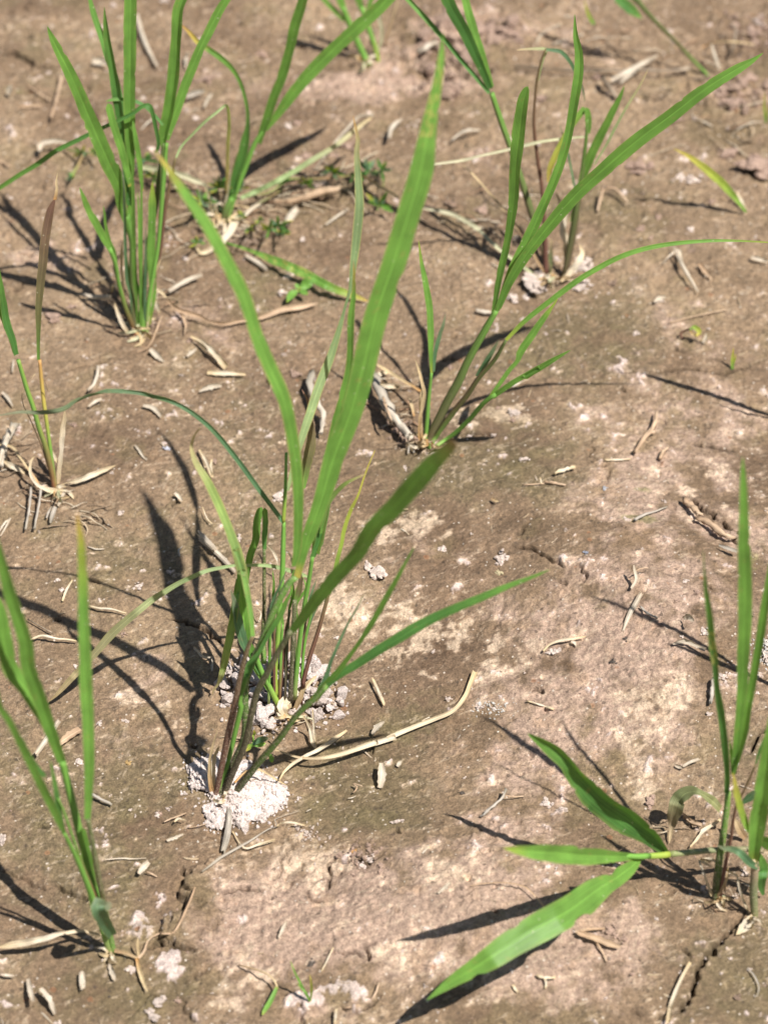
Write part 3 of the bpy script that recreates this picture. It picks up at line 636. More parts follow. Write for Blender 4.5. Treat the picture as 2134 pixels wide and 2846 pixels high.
leaf(p, 'M662,125,24 655,0,34 B245,1400,26 240,1290,28 222,1180,24 205,1090,14 195,1008,3', 14, 'l', at=b4, tw=10, pt=.25, label='short bright blade left of the thick stem')
leaf(p, 'M680,110,20 D262,130,18 285,40,16 B295,1370,14 308,1315,3', 20, 'bg', at=b4)
dead(p, 'M545,780,20 545,640,24 560,500,30 590,330,34 565,180,28 530,60,16 510,0,10', 4, 'so')
dead(p, 'M575,780,20 570,640,22 560,520,26 555,400,20 565,280,10', 10, 'so')
dead(p, 'M560,290,24 480,240,26 400,195,28 280,120,30 200,70,26 130,28,20', z=[(0, 14), (.5, 8), (1, 6)], rec='so')
dead(p, 'M500,520,14 480,440,30 455,350,10', z=[(0, 2), (1, 4)], rec='so')
# ------------------------------------------------------------------ upper right clump
p = Plant('rice_plant', 'rice clump among white clods in the upper right, with a purple-flanked thick stem leaning left', 'rice plant', 1196, 600)
c1 = stem(p, 'B738,1120,22 700,1000,28 660,870,30 620,740,28 580,620,26 540,510,26 500,390,22', 12, 'sb', M_STEM, tint=(.12, .045, .05, -1), label='thick stem with purple left flank')
leaf(p, 'B495,372,22 455,280,36 415,190,44 370,100,50 330,30,52 290,-60,50 240,-160,34 190,-260,5', 12, 'd', at=c1, tw=-20)
leaf(p, 'B500,365,20 470,270,32 435,160,36 400,40,34 370,-80,28 340,-200,5', 20, 'g', at=c1, tw=10)
leaf(p, 'B490,390,16 430,320,18 370,250,18 300,165,20 230,85,22 150,0,20 90,-60,10', 26, 'd', at=c1, tw=10, fold=.3)
c2 = stem(p, 'B728,1130,22 722,950,18 712,800,16 695,680,16 680,560,14 678,480,12 690,340,11 710,250,10 727,205,8', 8, 'sp', label='thin purple stem')
leaf(p, 'B690,340,14 712,250,14 728,208,12 690,205,12 650,206,8 605,210,3', 14, 'ps', at=c2, pt=.1)
leaf(p, 'B728,208,12 790,218,18 830,262,16 860,320,14 885,385,8 890,430,4', 8, 'bg', at=c2)
c3 = stem(p, 'B800,1180,24 825,1060,32 845,950,32 865,820,24 885,680,18 898,560,14 900,500,12', 6, 'sb', M_STEM, tint=(.12, .05, .05, 1), label='right-hand stem with dark edge')
leaf(p, 'B905,560,14 905,520,26 902,480,26 895,450,20', 6, 'g', at=c3, pt=.05, tw=25)
leaf(p, 'B892,455,24 862,490,28 825,545,24 790,605,22 765,660,26 745,710,24 735,768,6', 26, 'y', at=c3, pt=.2, tw=30, label='yellowing blade folded down')
leaf(p, 'B905,572,8 820,580,10 720,592,12 640,610,14 560,630,12 470,650,10 380,672,12 250,690,8', 4, 'pl', M_DRY, at=c3, pt=.05, fold=.3, label='pale straw blade stretched out to the left')
leaf(p, 'B862,820,20 890,720,34 930,620,38 970,540,34 1010,460,28 1040,400,16 1056,358,3', 4, 'g', at=c3, tw=15, pt=.3, label='short bright upright blade')
leaf(p, 'B930,690,6 980,608,10 1020,530,11 1070,440,11 1120,360,9 1157,288,3', 12, 'ps', at=c3)
leaf(p, 'B850,800,8 835,720,9 818,640,9 785,520,3', 16, 'bg', at=c3)
leaf(p, 'B835,930,14 850,870,20 870,790,10', 14, 'g', at=c3)
dead(p, 'B806,1080,10 812,1020,28 795,960,26 805,900,22 785,850,18 770,805,6', 22, 'st')
dead(p, 'B790,1180,12 830,1140,26 865,1095,26 880,1060,18 868,1025,6', z=[(0, 2), (.5, 10), (1, 16)])
dead(p, 'B725,1150,10 660,1040,12 590,930,12 500,820,10 430,740,8 378,690,5', z=[(0, 3), (.4, 26), (1, 40)], rec='br')
dead(p, 'B700,1170,14 620,1110,14 520,1035,15 420,945,16 320,895,16 200,872,14', z=[(0, 2), (.4, 8), (1, 3)], rec='pl')
dead(p, 'B732,1160,30 745,1080,22 750,1000,12', 10, 'gg')
# ------------------------------------------------------------------ upper left clump
p = Plant('rice_plant', 'upright bright rice clump in the upper left with a low pink-footed tiller', 'rice plant', 300, 715)
d1 = stem(p, 'K600,1090,50 570,900,60 565,700,62 560,500,62 560,250,60 A545,960,34 530,900,30', 8, 'sb', M_STEM, tint=(.04, .10, .02, 1))
leaf(p, 'A535,950,20 510,860,40 R790,1240,86 720,1080,106 650,920,104 590,780,96 530,640,88 470,500,78 410,380,66 360,280,50 330,215,26 314,172,4', -4, 'g', at=d1, tw=10, pt=.3, fold=.2, label='broad blade leaning left')
leaf(p, 'A560,1040,24 552,900,30 545,760,32 R862,1100,56 858,900,68 856,700,76 858,450,82 860,200,84 862,0,84 A540,-120,44 545,-240,26 548,-330,4', 14, 'g', at=d1, tw=-8, fold=.3, label='tallest blade in the middle')
leaf(p, 'A545,860,20 530,740,26 R810,900,40 790,740,50 765,560,56 740,400,52 712,260,44 700,150,28 690,45,4', 18, 'd', at=d1, tw=-35, fold=.4)
leaf(p, 'A540,840,20 525,700,26 R800,700,34 770,550,44 720,400,46 680,270,44 630,130,40 595,0,30 A365,-60,10', 26, 'd', at=d1, tw=20)
leaf(p, 'A548,780,20 535,720,24 R830,1100,40 800,980,50 760,860,50 735,770,48 713,680,46', 6, 'gb', at=d1, pt=.01, tw=20, label='blade cut straight across')
d2 = stem(p, 'K655,1080,50 660,900,50 670,700,46 680,500,44 700,300,44 A660,820,26 675,700,20 688,600,14', 14, 'sm', M_STEM)
leaf(p, 'A686,620,16 R1085,880,60 1120,720,72 1145,560,76 1160,400,74 1172,220,70 1185,60,68 A790,-60,44 800,-180,24 806,-260,4', 14, 'g', at=d2, tw=-30, fold=.45, label='tall folded blade')
leaf(p, 'R1095,920,40 1150,760,60 1200,620,62 1260,460,62 1320,320,62 1390,180,60 1440,80,60 1500,-20,56 A1010,-100,34 1060,-200,4', 20, 'g', at=d2, tw=15, label='bright blade leaning right')
leaf(p, 'A598,800,10 590,720,20 R920,1060,34 900,940,34 885,850,22 874,780,5', 10, 'gb', tw=10)
d3 = stem(p, 'K690,1080,36 710,800,40 760,500,40 800,250,36 A690,700,22 700,600,14', 10, 'sg')
leaf(p, 'A655,640,14 R1045,950,22 1025,830,26 1005,740,28 985,695,28 935,705,28 880,745,26 790,790,26 700,832,26 600,880,28 500,930,30 380,990,32 250,1080,32 120,1160,30 0,1238,26 -100,1300,10', 4, 'd', at=d3, tw=0, pt=.1, fold=.3, label='narrow blade drooping away to the left edge')
leaf(p, 'R1075,825,16 1010,750,22 940,690,24 870,662,24 800,655,22 740,658,20 700,668,8', 24, 'd', at=d3, pt=.1, tw=20)
d4 = stem(p, 'K700,960,20 760,640,20 820,330,20 A695,870,16 715,760,15 737,662,12', 14, 'sp', label='thin purple-red stem')
leaf(p, 'A738,662,8 760,615,10 810,560,11 860,510,12 910,470,12 950,442,12 963,450,13 962,520,14 957,600,15 955,700,14 952,780,10 950,845,5', z=[(0, 92), (.3, 108), (.42, 112), (.6, 80), (1, 8)], rec='ps', at=d4, pt=.05, fold=.3, label='kinked straw-coloured blade between the two upper left clumps')
leaf(p, 'K720,1000,20 750,720,60 740,500,76 735,300,76 740,100,70 A640,820,30 640,760,12', 10, 'l')
d5 = stem(p, 'K590,1095,40 540,960,44 480,790,40 430,600,36 400,430,40 350,300,40', -6, 'sr', label='low tiller with pink base')
leaf(p, 'K345,300,44 280,180,66 200,30,70 A380,900,28 355,840,22 335,785,4', -2, 'g', at=d5)
leaf(p, 'K400,420,40 380,340,60 340,220,40 310,60,26 A440,900,10 434,862,3', 6, 'g', at=d5)
for q in range(9):
    x0 = 288+q*3.2; x1 = x0+rnd.uniform(-26, 30); y1 = rnd.uniform(330, 520)
    leaf(p, 'W%.0f,706,4 %.0f,640,6 %.0f,%.0f,7 %.0f,%.0f,5 %.0f,%.0f,2' % (x0, x0+(x1-x0)*.2, x0+(x1-x0)*.55, 600, x0+(x1-x0)*.8, y1+60, x1, y1), rnd.uniform(-4, 24), rnd.choice(['g', 'd', 'd', 'br', 'bg', 'sr']))
dead(p, 'K700,1040,16 705,900,26 730,720,34 770,540,30 820,395,8', 10, 'so')
dead(p, 'K530,1090,30 470,1000,40 420,880,30 395,800,10', z=[(0, 2), (1, 22)])
dead(p, 'K700,1045,10 720,820,34 760,680,30 790,650,26 820,700,30 880,760,30', z=[(0, 2), (.5, 18), (1, 8)])
dead(p, 'K770,760,30 790,830,40 815,905,10', z=[(0, 10), (1, 2)])
dead(p, 'K540,1130,20 640,1110,36 740,1075,20', z=[(0, 2), (1, 2)])
dead(p, 'K600,1095,24 510,890,26 470,600,18 460,350,24 475,220,6', 6, 'br')
dead(p, 'K370,700,20 380,650,30 420,640,24 460,700,16', z=[(0, 4), (.4, 12), (1, 3)])
# ------------------------------------------------------------------ clump behind, top centre-left
p = Plant('rice_plant', 'rice clump rooted in a weedy mat, one blade hooking left and two crossing the top', 'rice plant', 478, 480)
e1 = stem(p, 'A935,930,34 955,870,34 975,830,26', 10, 'sb')
leaf(p, 'A970,840,26 990,740,36 1015,660,40 1030,590,36 1040,520,18 1035,440,14 1010,350,16 975,290,20 930,245,24 880,210,24 830,175,22 790,130,14 752,98,3', 8, 'dt', at=e1, pt=.1, tw=-15, fold=.35, label='blade hooking over to the left with a dry tip')
e2 = stem(p, 'A950,920,30 985,810,26 1030,700,22 1070,600,20 1110,545,16', 12, 'sg')
leaf(p, 'A1085,600,24 1115,510,34 1145,420,38 1180,330,40 1210,230,40 1235,120,42 1265,20,42 1290,-80,30 1310,-160,4', 6, 'g', at=e2, tw=-20)
leaf(p, 'A1115,545,16 1170,470,34 1230,390,48 1300,305,54 1390,215,56 1480,130,56 1570,50,56 1640,-20,50 1760,-130,30 1850,-220,4', 14, 'g', at=e2, tw=12, label='long broad blade reaching up right')
leaf(p, 'A1010,830,16 1080,800,22 1150,765,22 1230,720,22 1310,670,22 1400,615,20 1470,560,20 1520,520,16 1560,490,8', z=[(0, 10), (.5, 26), (1, 34)], rec='ps', pt=.1, label='low blade fading to straw at its right end')
for q in range(7):
    x0 = 470+q*4; x1 = x0+rnd.uniform(-50, 50); y1 = rnd.uniform(330, 420)
    leaf(p, 'W%.0f,474,4 %.0f,440,5 %.0f,%.0f,5 %.0f,%.0f,2' % (x0, x0+(x1-x0)*.3, x0+(x1-x0)*.7, y1+40, x1, y1), rnd.uniform(-10, 30), rnd.choice(['g', 'd', 'br', 'bg', 'st']))
dead(p, 'A960,930,20 1000,900,30 940,1000,30 850,1060,18 820,1030,8', z=[(0, 6), (1, 2)])
dead(p, 'A590,700,20 680,710,28 780,740,26 860,775,20', z=[(0, 12), (.5, 16), (1, 6)], rec='pl')
dead(p, 'A900,900,16 960,940,20 1060,870,16 1180,790,10', z=[(0, 3), (1, 5)])
# ------------------------------------------------------------------ left edge
p = Plant('rice_plant', 'small rice plant at the left edge with orange dry leaves and a purple-brown blade', 'rice plant', 122, 1058)
f1 = stem(p, 'L625,1450,50 590,1250,62 530,1000,64 460,800,60 390,550,58 320,350,56 260,150,52 215,0,48 C68,140,18', 6, 'sr', tint=(.3, .25, .06, 1))
leaf(p, 'C70,130,20 55,70,28 30,0,32 A25,1340,30 10,1230,24 -6,1120,10', 4, 'd', at=f1, pt=.3, tw=25)
leaf(p, 'C62,120,14 40,40,22 A30,1380,20 0,1290,18 -20,1200,6', 10, 'g', at=f1, pt=.3)
f2 = stem(p, 'L645,1440,40 610,1200,42 575,950,44 540,700,46 510,480,48 485,250,46 462,0,40 C163,150,16', 12, 'so2', label='stem orange towards its top')
leaf(p, 'C163,152,12 163,60,16 A152,1420,18 165,1280,28 180,1120,36 195,980,38 215,880,30 232,835,10', 14, 'pb', at=f2, pt=.02, tw=-15, label='purple-brown blade with a shrivelled tip')
dead(p, 'A232,838,14 240,790,12 238,760,8 243,726,4', 14, 'so', at=f2)
dead(p, 'L675,1430,30 685,1250,54 705,1100,44 715,950,54 725,800,60 745,680,44 750,580,16', 12, 'st', label='papery cream dead blade')
dead(p, 'L665,1180,30 640,1130,34 605,1040,10', 14)
dead(p, 'L700,1445,10 800,1410,14 870,1400,50 980,1360,60 1100,1310,60 1200,1270,50 1340,1215,10', z=[(0, 2), (.5, 6), (1, 3)])
dead(p, 'L720,1530,50 620,1510,60 530,1490,50 450,1450,36 380,1370,40 350,1260,34 370,1150,26 410,1110,8', z=[(0, 2), (.5, 8), (1, 22)], rec='st', label='dead blade curled like a hook')
dead(p, 'L470,1470,24 400,1360,30 330,1260,26 230,1120,26 150,1010,30 70,990,40 -40,975,30', z=[(0, 4), (.5, 12), (1, 5)], rec='so')
dead(p, 'L290,1310,20 200,1250,60 120,1210,60 40,1160,16', z=[(0, 3), (1, 4)])
stem(p, 'L560,1240,18 480,980,18 420,840,16 350,680,14 290,560,12 258,450,11 270,350,10 330,250,9 410,165,8', z=[(0, 12), (.6, 45), (1, 66)], rec='br', flat=1)
stem(p, 'L500,200,8 540,290,9 575,380,8 600,470,6', z=[(0, 66), (1, 50)], rec='br', flat=1)
# ------------------------------------------------------------------ bottom left
p = Plant('rice_plant', 'rice plant near the bottom left corner with a yellow-tipped upright blade', 'rice plant', 240, 2060)
g1 = stem(p, 'E466,1195,30 432,1060,34 392,920,34 358,790,34 328,670,34 297,540,34 262,400,32', 8, 'sg')
leaf(p, 'E260,400,36 225,300,48 190,200,56 150,80,60 120,0,62 C110,1330,60 60,1180,56 20,1040,46 -20,900,30 -60,800,6', 2, 'g', at=g1, tw=-12, fold=.3, label='broad blade leaning out of the left edge')
leaf(p, 'E225,315,20 170,200,50 110,100,62 40,0,70 C0,1220,60 -60,1060,30', 12, 'g', at=g1, tw=20)
g2 = stem(p, 'E476,1190,22 450,1060,24 422,920,24 396,780,22 370,640,20', 2, 'sm', M_DUSTY, label='purple speckled stem')
leaf(p, 'E368,640,26 372,540,34 374,400,44 370,250,50 362,100,54 358,0,54 C356,1380,52 352,1250,46 348,1100,40 345,1000,36 342,920,30 332,850,20 324,788,4', 10, 'lt', at=g2, tw=10, pt=.1, fold=.3, label='upright blade turning yellow and orange at the tip')
leaf(p, 'E400,1020,30 385,930,44 365,800,44 345,680,30', 4, 'g', at=g1, pt=.1)
g3 = stem(p, 'E455,1185,24 405,1020,28 362,900,24 315,790,20 270,700,15', -3, 'sg')
leaf(p, 'E272,705,16 235,620,32 190,530,36 140,430,34 90,330,30 40,230,28 0,165,26 C-40,1370,6', -6, 'g', at=g3, tw=-15, label='narrow blade lying over to the left edge')
leaf(p, 'E268,700,14 250,620,22 235,520,22 222,450,14 212,395,3', 4, 'd', at=g3)
leaf(p, 'E190,465,16 130,390,24 80,300,22 30,240,8', 4, 'd', at=g3)
stem(p, 'E400,960,10 345,825,11 300,700,11 265,600,10 243,555,6', -2, 'sr', flat=1)
leaf(p, 'E470,1130,40 440,1080,56 415,1030,60 410,1000,60 440,1010,40 470,995,24', z=[(0, 14), (.6, 52), (1, 46)], rec='bg', pt=.2, fold=.4, label='blue-green blade curled at the foot')
dead(p, 'E435,1132,8 350,1112,12 260,1122,16 180,1145,24 80,1165,28 -20,1182,24', z=[(0, 4), (.4, 14), (1, 6)], rec='st')
dead(p, 'E480,1195,16 530,1205,12 580,1222,9 579,1180,12 580,1138,12', z=[(0, 4), (.6, 3), (1, 10)], rec='br')
dead(p, 'E576,1226,14 585,1270,18 605,1330,16 622,1370,5', z=[(0, 3), (1, 3)], rec='so')
# ------------------------------------------------------------------ right clump
p = Plant('rice_plant', 'rice plant near the right edge with one tall broad blade and a yellow-striped thin one', 'rice plant', 1553, 1938)
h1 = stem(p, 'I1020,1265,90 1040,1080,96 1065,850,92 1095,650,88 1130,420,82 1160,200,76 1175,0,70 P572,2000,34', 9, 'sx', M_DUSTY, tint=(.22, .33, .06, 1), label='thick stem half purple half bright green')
leaf(p, 'P568,2010,30 570,1900,32 560,1760,40 545,1620,42 525,1480,44 508,1370,34 500,1260,38 485,1150,44 475,1040,42 460,920,34 445,810,24 435,700,12 428,585,3', 5, 'd', at=h1, tw=-25, fold=.35, pt=.1, spots=(.52, .66), label='thin wavy blade with a yellow streak')
leaf(p, 'P600,1890,24 620,1740,40 640,1560,50 655,1380,62 662,1200,72 670,1000,80 672,820,82 668,640,76 666,480,66 664,330,52 662,200,40 660,110,24 658,38,4', 9, 'g', at=h1, tw=6, fold=.15, pt=.05, label='tall broad blade with a needle tip')
leaf(p, 'P604,1900,24 630,1780,50 665,1640,64 690,1500,54 720,1350,46 750,1180,50 775,1020,50 800,860,50 830,700,46 870,500,30 900,360,4', 14, 'g', at=h1, tw=-20, fold=.3)
leaf(p, 'P600,1900,16 595,1820,22 588,1750,16 582,1690,3', 12, 'l', at=h1)
h2 = stem(p, 'I1080,1230,44 1110,1050,44 1160,800,44 1210,540,42 1245,290,38 1290,130,34 1360,0,30 P735,1840,14', 2, 'sp', M_STEM, label='dark red stem')
leaf(p, 'P735,1840,10 755,1770,18 790,1690,22 830,1600,10', 6, 'd', at=h2)
dead(p, 'I985,1250,40 940,1140,34 900,1030,28 860,920,28 828,825,30 900,860,40 985,905,44', z=[(0, 2), (.6, 24), (1, 22)], rec='st')
dead(p, 'I840,820,40 920,830,44 980,838,30', z=[(0, 20), (1, 22)], rec='so')
dead(p, 'I1160,940,26 1230,980,28 1285,1010,26 1300,1100,28 1340,1250,28 1400,1390,26 1440,1480,12', z=[(0, 20), (.4, 18), (1, 2)], rec='st')
dead(p, 'I1050,1260,30 1120,1130,36 1190,990,12', z=[(0, 2), (1, 16)], rec='br')
dead(p, 'I1130,1200,20 1150,1060,26 1180,900,12', z=[(0, 4), (1, 18)], rec='br')
# ------------------------------------------------------------------ broad-leaved grass with the near-horizontal stem
p = Plant('barnyard_grass', 'broad-leaved grass at the right edge, its level stem carrying three wide blades to the left', 'grass plant', 1618, 1985)
k1 = stem(p, 'I1490,1490,90 1485,1350,96 1478,1200,100 1485,1050,96 1490,920,90 1480,800,70', 4, 'gg', M_DUSTY, label='mud-caked upright stem')
leaf(p, 'I1482,900,60 1475,800,100 1490,650,150 1510,450,190 1540,250,210 1580,50,210 P775,1960,100 800,1800,90 820,1650,70 845,1500,40 860,1400,5', -2, 'l', at=k1, tw=14, fold=.5, pt=.2, label='bright broad blade running out of the right edge')
leaf(p, 'I1530,910,60 1440,860,90 1360,780,96 1290,720,84 1200,690,70 1120,680,50 1040,640,10', z=[(0, 34), (.5, 46), (1, 44)], rec='bg', pt=.15, tw=10, fold=.4, label='dull grey-green blade folded across')
k2 = stem(p, 'I1600,710,66 1450,690,70 1300,690,72 1100,700,74 950,705,76 800,720,76 650,735,76 480,748,80', z=[(0, 24), (.5, 30), (1, 28)], rec='gs', mat=M_DUSTY, label='dusty stem lying almost level')
k3 = stem(p, 'I470,752,84 400,762,80 250,772,76 100,778,72 0,782,70 F1160,797,26 1120,800,24 1060,797,20 1000,793,16', z=[(0, 28), (.6, 36), (1, 46)], rec='sl', label='bright yellow-green shoot end')
leaf(p, 'F1228,778,30 1180,720,70 1130,680,90 1060,625,108 1000,585,108 950,545,100 900,495,86 860,450,74 820,400,62 770,355,56 720,320,44 680,298,24 650,283,4', z=[(0, 28), (.3, 48), (.7, 76), (1, 84)], rec='d', tw=-44, fold=.45, pt=.1, label='dark ribbed blade slanting up left')
leaf(p, 'F1120,800,20 1040,800,40 960,798,60 880,796,74 800,788,78 720,782,72 650,776,52 600,770,34 549,764,4', z=[(0, 34), (.3, 60), (.7, 90), (1, 106)], rec='l', tw=-12, fold=.35, pt=.1, label='bright blade pointing straight left')
leaf(p, 'F1122,802,16 1100,830,40 1050,870,66 990,910,80 930,950,110 850,1010,128 760,1065,130 680,1105,126 600,1155,116 500,1220,100 420,1272,76 340,1320,50 280,1362,28 228,1402,4', z=[(0, 34), (.15, 44), (.4, 54), (.7, 50), (1, 33)], rec='g', tw=-6, fold=.18, pt=.1, notch=[(.14, 1, .35, .018), (.33, -1, .35, .03), (.78, -1, .25, .02), (.56, 1, .12, .02)], edge=.2, label='widest blade in front with chewed edges')
leaf(p, 'F1122,790,26 1128,800,34 1124,815,10', z=[(0, 36), (1, 32)], rec='gb', pt=.1)
leaf(p, 'I1600,1240,30 1575,1150,80 1590,1000,110 1600,900,110 1560,800,80 1530,720,30', z=[(0, 3), (.5, 20), (1, 34)], rec='d', pt=.05, tw=20)
leaf(p, 'I1420,480,40 1370,350,80 1330,230,80 1295,100,80 1270,0,76 P610,1940,20 600,1890,5', 0, 'y', pt=.1, label='pale green dusty blade behind')
leaf(p, 'I1540,590,60 1620,610,140 1700,640,150 1800,690,60', z=[(0, 36), (1, 44)], rec='g', pt=.3)
leaf(p, 'I1340,140,30 1420,80,90 1500,20,90 1560,-30,30', z=[(0, 30), (1, 40)], rec='bg', pt=.3)
leaf(p, 'I1260,340,60 1310,440,90 1370,560,40', z=[(0, 12), (1, 3)], rec='pb', pt=.1) if False else None
dead(p, 'I1080,210,90 1000,130,96 900,50,90 810,5,80 740,0,120 640,40,170 570,140,180 540,250,160 510,360,120 495,470,50 470,620,16', z=[(0, 16), (.3, 30), (.5, 24), (.8, 6), (1, 2)], rec='gg', fold=.3, label='dusty grey-green dead blade arched over the mud')
dead(p, 'I1490,1480,60 1430,1560,120 1350,1640,110 1290,1700,40 1270,1720,10', z=[(0, 3), (1, 2)], rec='st', label='cream dead sheath at the foot')
dead(p, 'I1380,560,60 1320,470,90 1270,370,60 1220,300,20', z=[(0, 2), (.5, 8), (1, 12)], rec='br')
# ------------------------------------------------------------------ plants cut by the top edge
p = Plant('rice_plant', 'rice clump cut by the top edge, its pale stems foot showing above the mud', 'rice plant', 790, 133)
m1 = stem(p, 'Q448,462,40 415,400,44 380,330,46 340,240,46 300,150,44 260,50,40', 6, 'sg')
leaf(p, 'Q265,60,40 235,-20,56 190,-160,50 150,-300,5', 6, 'g', at=m1)
leaf(p, 'Q275,150,20 220,90,36 160,30,36 100,-40,30 60,-120,5', 10, 'g', at=m1)
m2 = stem(p, 'Q512,420,28 485,320,34 450,220,38 420,130,38 395,50,34', 10, 'sl')
leaf(p, 'Q400,70,34 375,0,50 330,-140,50 300,-260,5', 12, 'g', at=m2)
leaf(p, 'Q430,120,20 450,40,34 480,-60,30 500,-160,5', 14, 'l', at=m2)
stem(p, 'Q565,300,14 600,180,14 630,80,14 660,-40,12', 14, 'br', flat=1)
dead(p, 'Q500,400,14 540,250,24 520,120,24 500,20,10', 10, 'pl')
p = Plant('barnyard_grass', 'single slanting grass stalk with a dark drooping blade in the top right corner', 'grass plant', 1528, 163)
m3 = stem(p, 'B1402,312,12 1340,250,15 1270,175,17 1200,105,18 1140,40,20 1100,-10,20', 8, 'sm')
leaf(p, 'B1110,10,20 1070,-60,40 1000,-160,40 940,-260,5', 8, 'g', at=m3)
leaf(p, 'B1020,-10,30 1060,20,44 1090,45,40 1130,78,5', 14, 'd', at=m3, pt=.3)
# ------------------------------------------------------------------ shade-casting plants just beyond the right edge
p = Plant('rice_plant', 'rice plant standing just beyond the right edge of the photo, known by its shadow', 'rice plant', 1860, 1580)
n1_ = stem(p, 'W1860,1580,14 1840,1450,13 1815,1300,12', 4, 'sg')
leaf(p, 'W1815,1300,12 1800,1180,24 1775,1040,26 1750,900,18 1735,820,3', 6, 'g', at=n1_)
leaf(p, 'W1812,1300,10 1790,1240,16 1760,1180,14 1735,1120,3', 2, 'g', at=n1_)
p = Plant('rice_plant', 'thin rice seedling beyond the right edge, seen only as two thin shadows', 'rice plant', 1900, 960)
n2_ = stem(p, 'W1900,960,9 1870,860,8 1830,760,7', 2, 'sg')
leaf(p, 'W1830,760,8 1780,640,15 1720,520,12 1690,440,3', 4, 'g', at=n2_)
leaf(p, 'W1850,800,8 1790,740,10 1730,660,3', 2, 'g', at=n2_)
# ------------------------------------------------------------------ seedlings
p = Plant('grass_seedling', 'single yellow-green seedling blade leaning left on bare mud in the upper right', 'seedling', 1607, 457)
leaf(p, 'O1527,825,14 1490,775,22 1440,715,40 1380,650,48 1300,580,46 1230,525,36 1170,485,20 1130,465,10 1100,450,4', z=[(0, 2), (.5, 26), (1, 46)], rec='y', pt=.1, tw=10, fold=.35)
dead(p, 'O1522,815,16 1500,760,20 1472,700,8', z=[(0, 2), (1, 8)])
p = Plant('grass_seedling', 'limp brown-stalked seedling bent onto the pink crust near the bottom edge', 'seedling', 440, 2170)
stem(p, 'S650,895,9 700,908,10 760,925,10 820,950,10 855,985,11 872,1022,12', z=[(0, 2), (.6, 7), (1, 5)], rec='br', flat=1)
leaf(p, 'S872,1020,16 855,1060,24 830,1110,28 805,1150,26 785,1185,12', z=[(0, 5), (1, 2)], rec='l', pt=.15, fold=.4)
p = Plant('grass_seedling', 'tiny forked green seedling on the pink crust near the bottom edge', 'seedling', 665, 2160)
leaf(p, 'S1062,1105,10 1030,1050,16 1000,990,14 970,930,10 948,870,3', z=[(0, 1), (.5, 10), (1, 22)], rec='l')
leaf(p, 'S1062,1105,10 1070,1050,14 1068,1000,14 1060,950,3', z=[(0, 1), (1, 20)], rec='y')
leaf(p, 'S1062,1105,10 1040,1060,14 1010,1025,12 985,1000,3', z=[(0, 1), (1, 12)], rec='l')
p = Plant('grass_seedling', 'tiny upright green sprout on the cracked line near the right edge', 'seedling', 1583, 800)
leaf(p, 'D1508,190,12 1508,150,14 1512,100,3', 10, 'y'); leaf(p, 'D1506,180,8 1518,150,8 1522,125,2', 10, 'y')
p = Plant('grass_seedling', 'thin green sprout at the right edge level with the pink clods', 'seedling', 1642, 330)
leaf(p, 'B1648,515,9 1642,450,10 1645,385,3', 10, 'y'); leaf(p, 'B1648,510,8 1655,470,8 1657,440,2', 10, 'y')
p = Plant('grass_seedling', 'small green sprout with two forked blades beside the weed by the upper centre', 'seedling', 1025, 130)
leaf(p, 'B930,100,14 915,80,16 895,30,10 890,0,3', 10, 'y')

def foot(bx, by, n, reach):
    pl = min((q for q in PL), key=lambda q: np.linalg.norm(q.b-ground_at(bx*1.28632, by*1.28632)))
    for _ in range(n):
        a = rnd.uniform(0, 6.28); L = reach*rnd.uniform(.4, 1.1); x = bx+rnd.uniform(-9, 9); y = by+rnd.uniform(-5, 5); c = rnd.uniform(-.7, .7)
        dead(pl, 'W%.1f,%.1f,%.1f %.1f,%.1f,%.1f %.1f,%.1f,%.1f %.1f,%.1f,3' % (x, y, rnd.uniform(3, 7), x+math.cos(a)*L*.4, y-math.sin(a)*L*.3, rnd.uniform(4, 9), x+math.cos(a+c)*L*.75, y-math.sin(a+c)*L*.5, rnd.uniform(3, 8), x+math.cos(a+c*1.6)*L, y-math.sin(a+c*1.6)*L*.65),
             z=[(0, rnd.uniform(1, 4)), (.4, rnd.uniform(1, 10)), (1, 1)], rec=rnd.choice(['st', 'so', 'br', 'pl', 'st']))
for f_ in ((300, 712, 9, 60), (622, 1545, 8, 60), (925, 958, 8, 50), (1200, 600, 8, 60), (480, 470, 12, 70), (125, 1060, 6, 50), (240, 2060, 4, 40), (1553, 1938, 5, 45), (478, 1722, 3, 40), (790, 135, 6, 40), (1618, 1985, 3, 40)): foot(*f_)
def oval(pl, s, rec='l', z=None, label=None, lam=30):
    q = s; return leaf(pl, q, lam, rec, z=z, pt=.9, fold=.25, tw=rnd.uniform(-30, 30), edge=.1, label=label)
p = Plant('broadleaf_seedling', 'little weed with oval leaves between the two main rice clumps', 'weed', 548, 1635)
stem(p, 'H700,260,12 705,300,14 700,350,12', 10, 'sl', flat=1)
oval(p, 'H700,330,20 740,300,44 790,285,44 825,280,8', 'bg', [(0, 8), (1, 12)]); oval(p, 'H695,330,16 675,345,40 660,360,40 648,382,6', 'y', [(0, 8), (1, 6)])
oval(p, 'H690,320,16 740,330,40 780,325,30 800,322,6', 'l', [(0, 8), (1, 6)]); oval(p, 'H820,400,14 835,425,36 845,450,34 850,468,6', 'l', [(0, 6), (1, 2)])
oval(p, 'H700,270,12 712,240,24 705,215,6', 'y', [(0, 8), (1, 14)])
p = Plant('broadleaf_seedling', 'bright four-leaved seedling just above the fallen blade', 'weed', 652, 628)
for s in ('J780,965,14 745,985,46 725,1010,46 706,1045,8', 'J785,950,14 820,935,50 860,912,46 893,895,8', 'J785,965,12 810,975,34 830,985,30 845,992,6', 'J780,955,12 770,935,30 760,920,6', 'J800,930,12 830,905,40 850,895,6'):
    oval(p, s, 'l' if 'J78' in s else 'g', [(0, 5), (1, 7)])
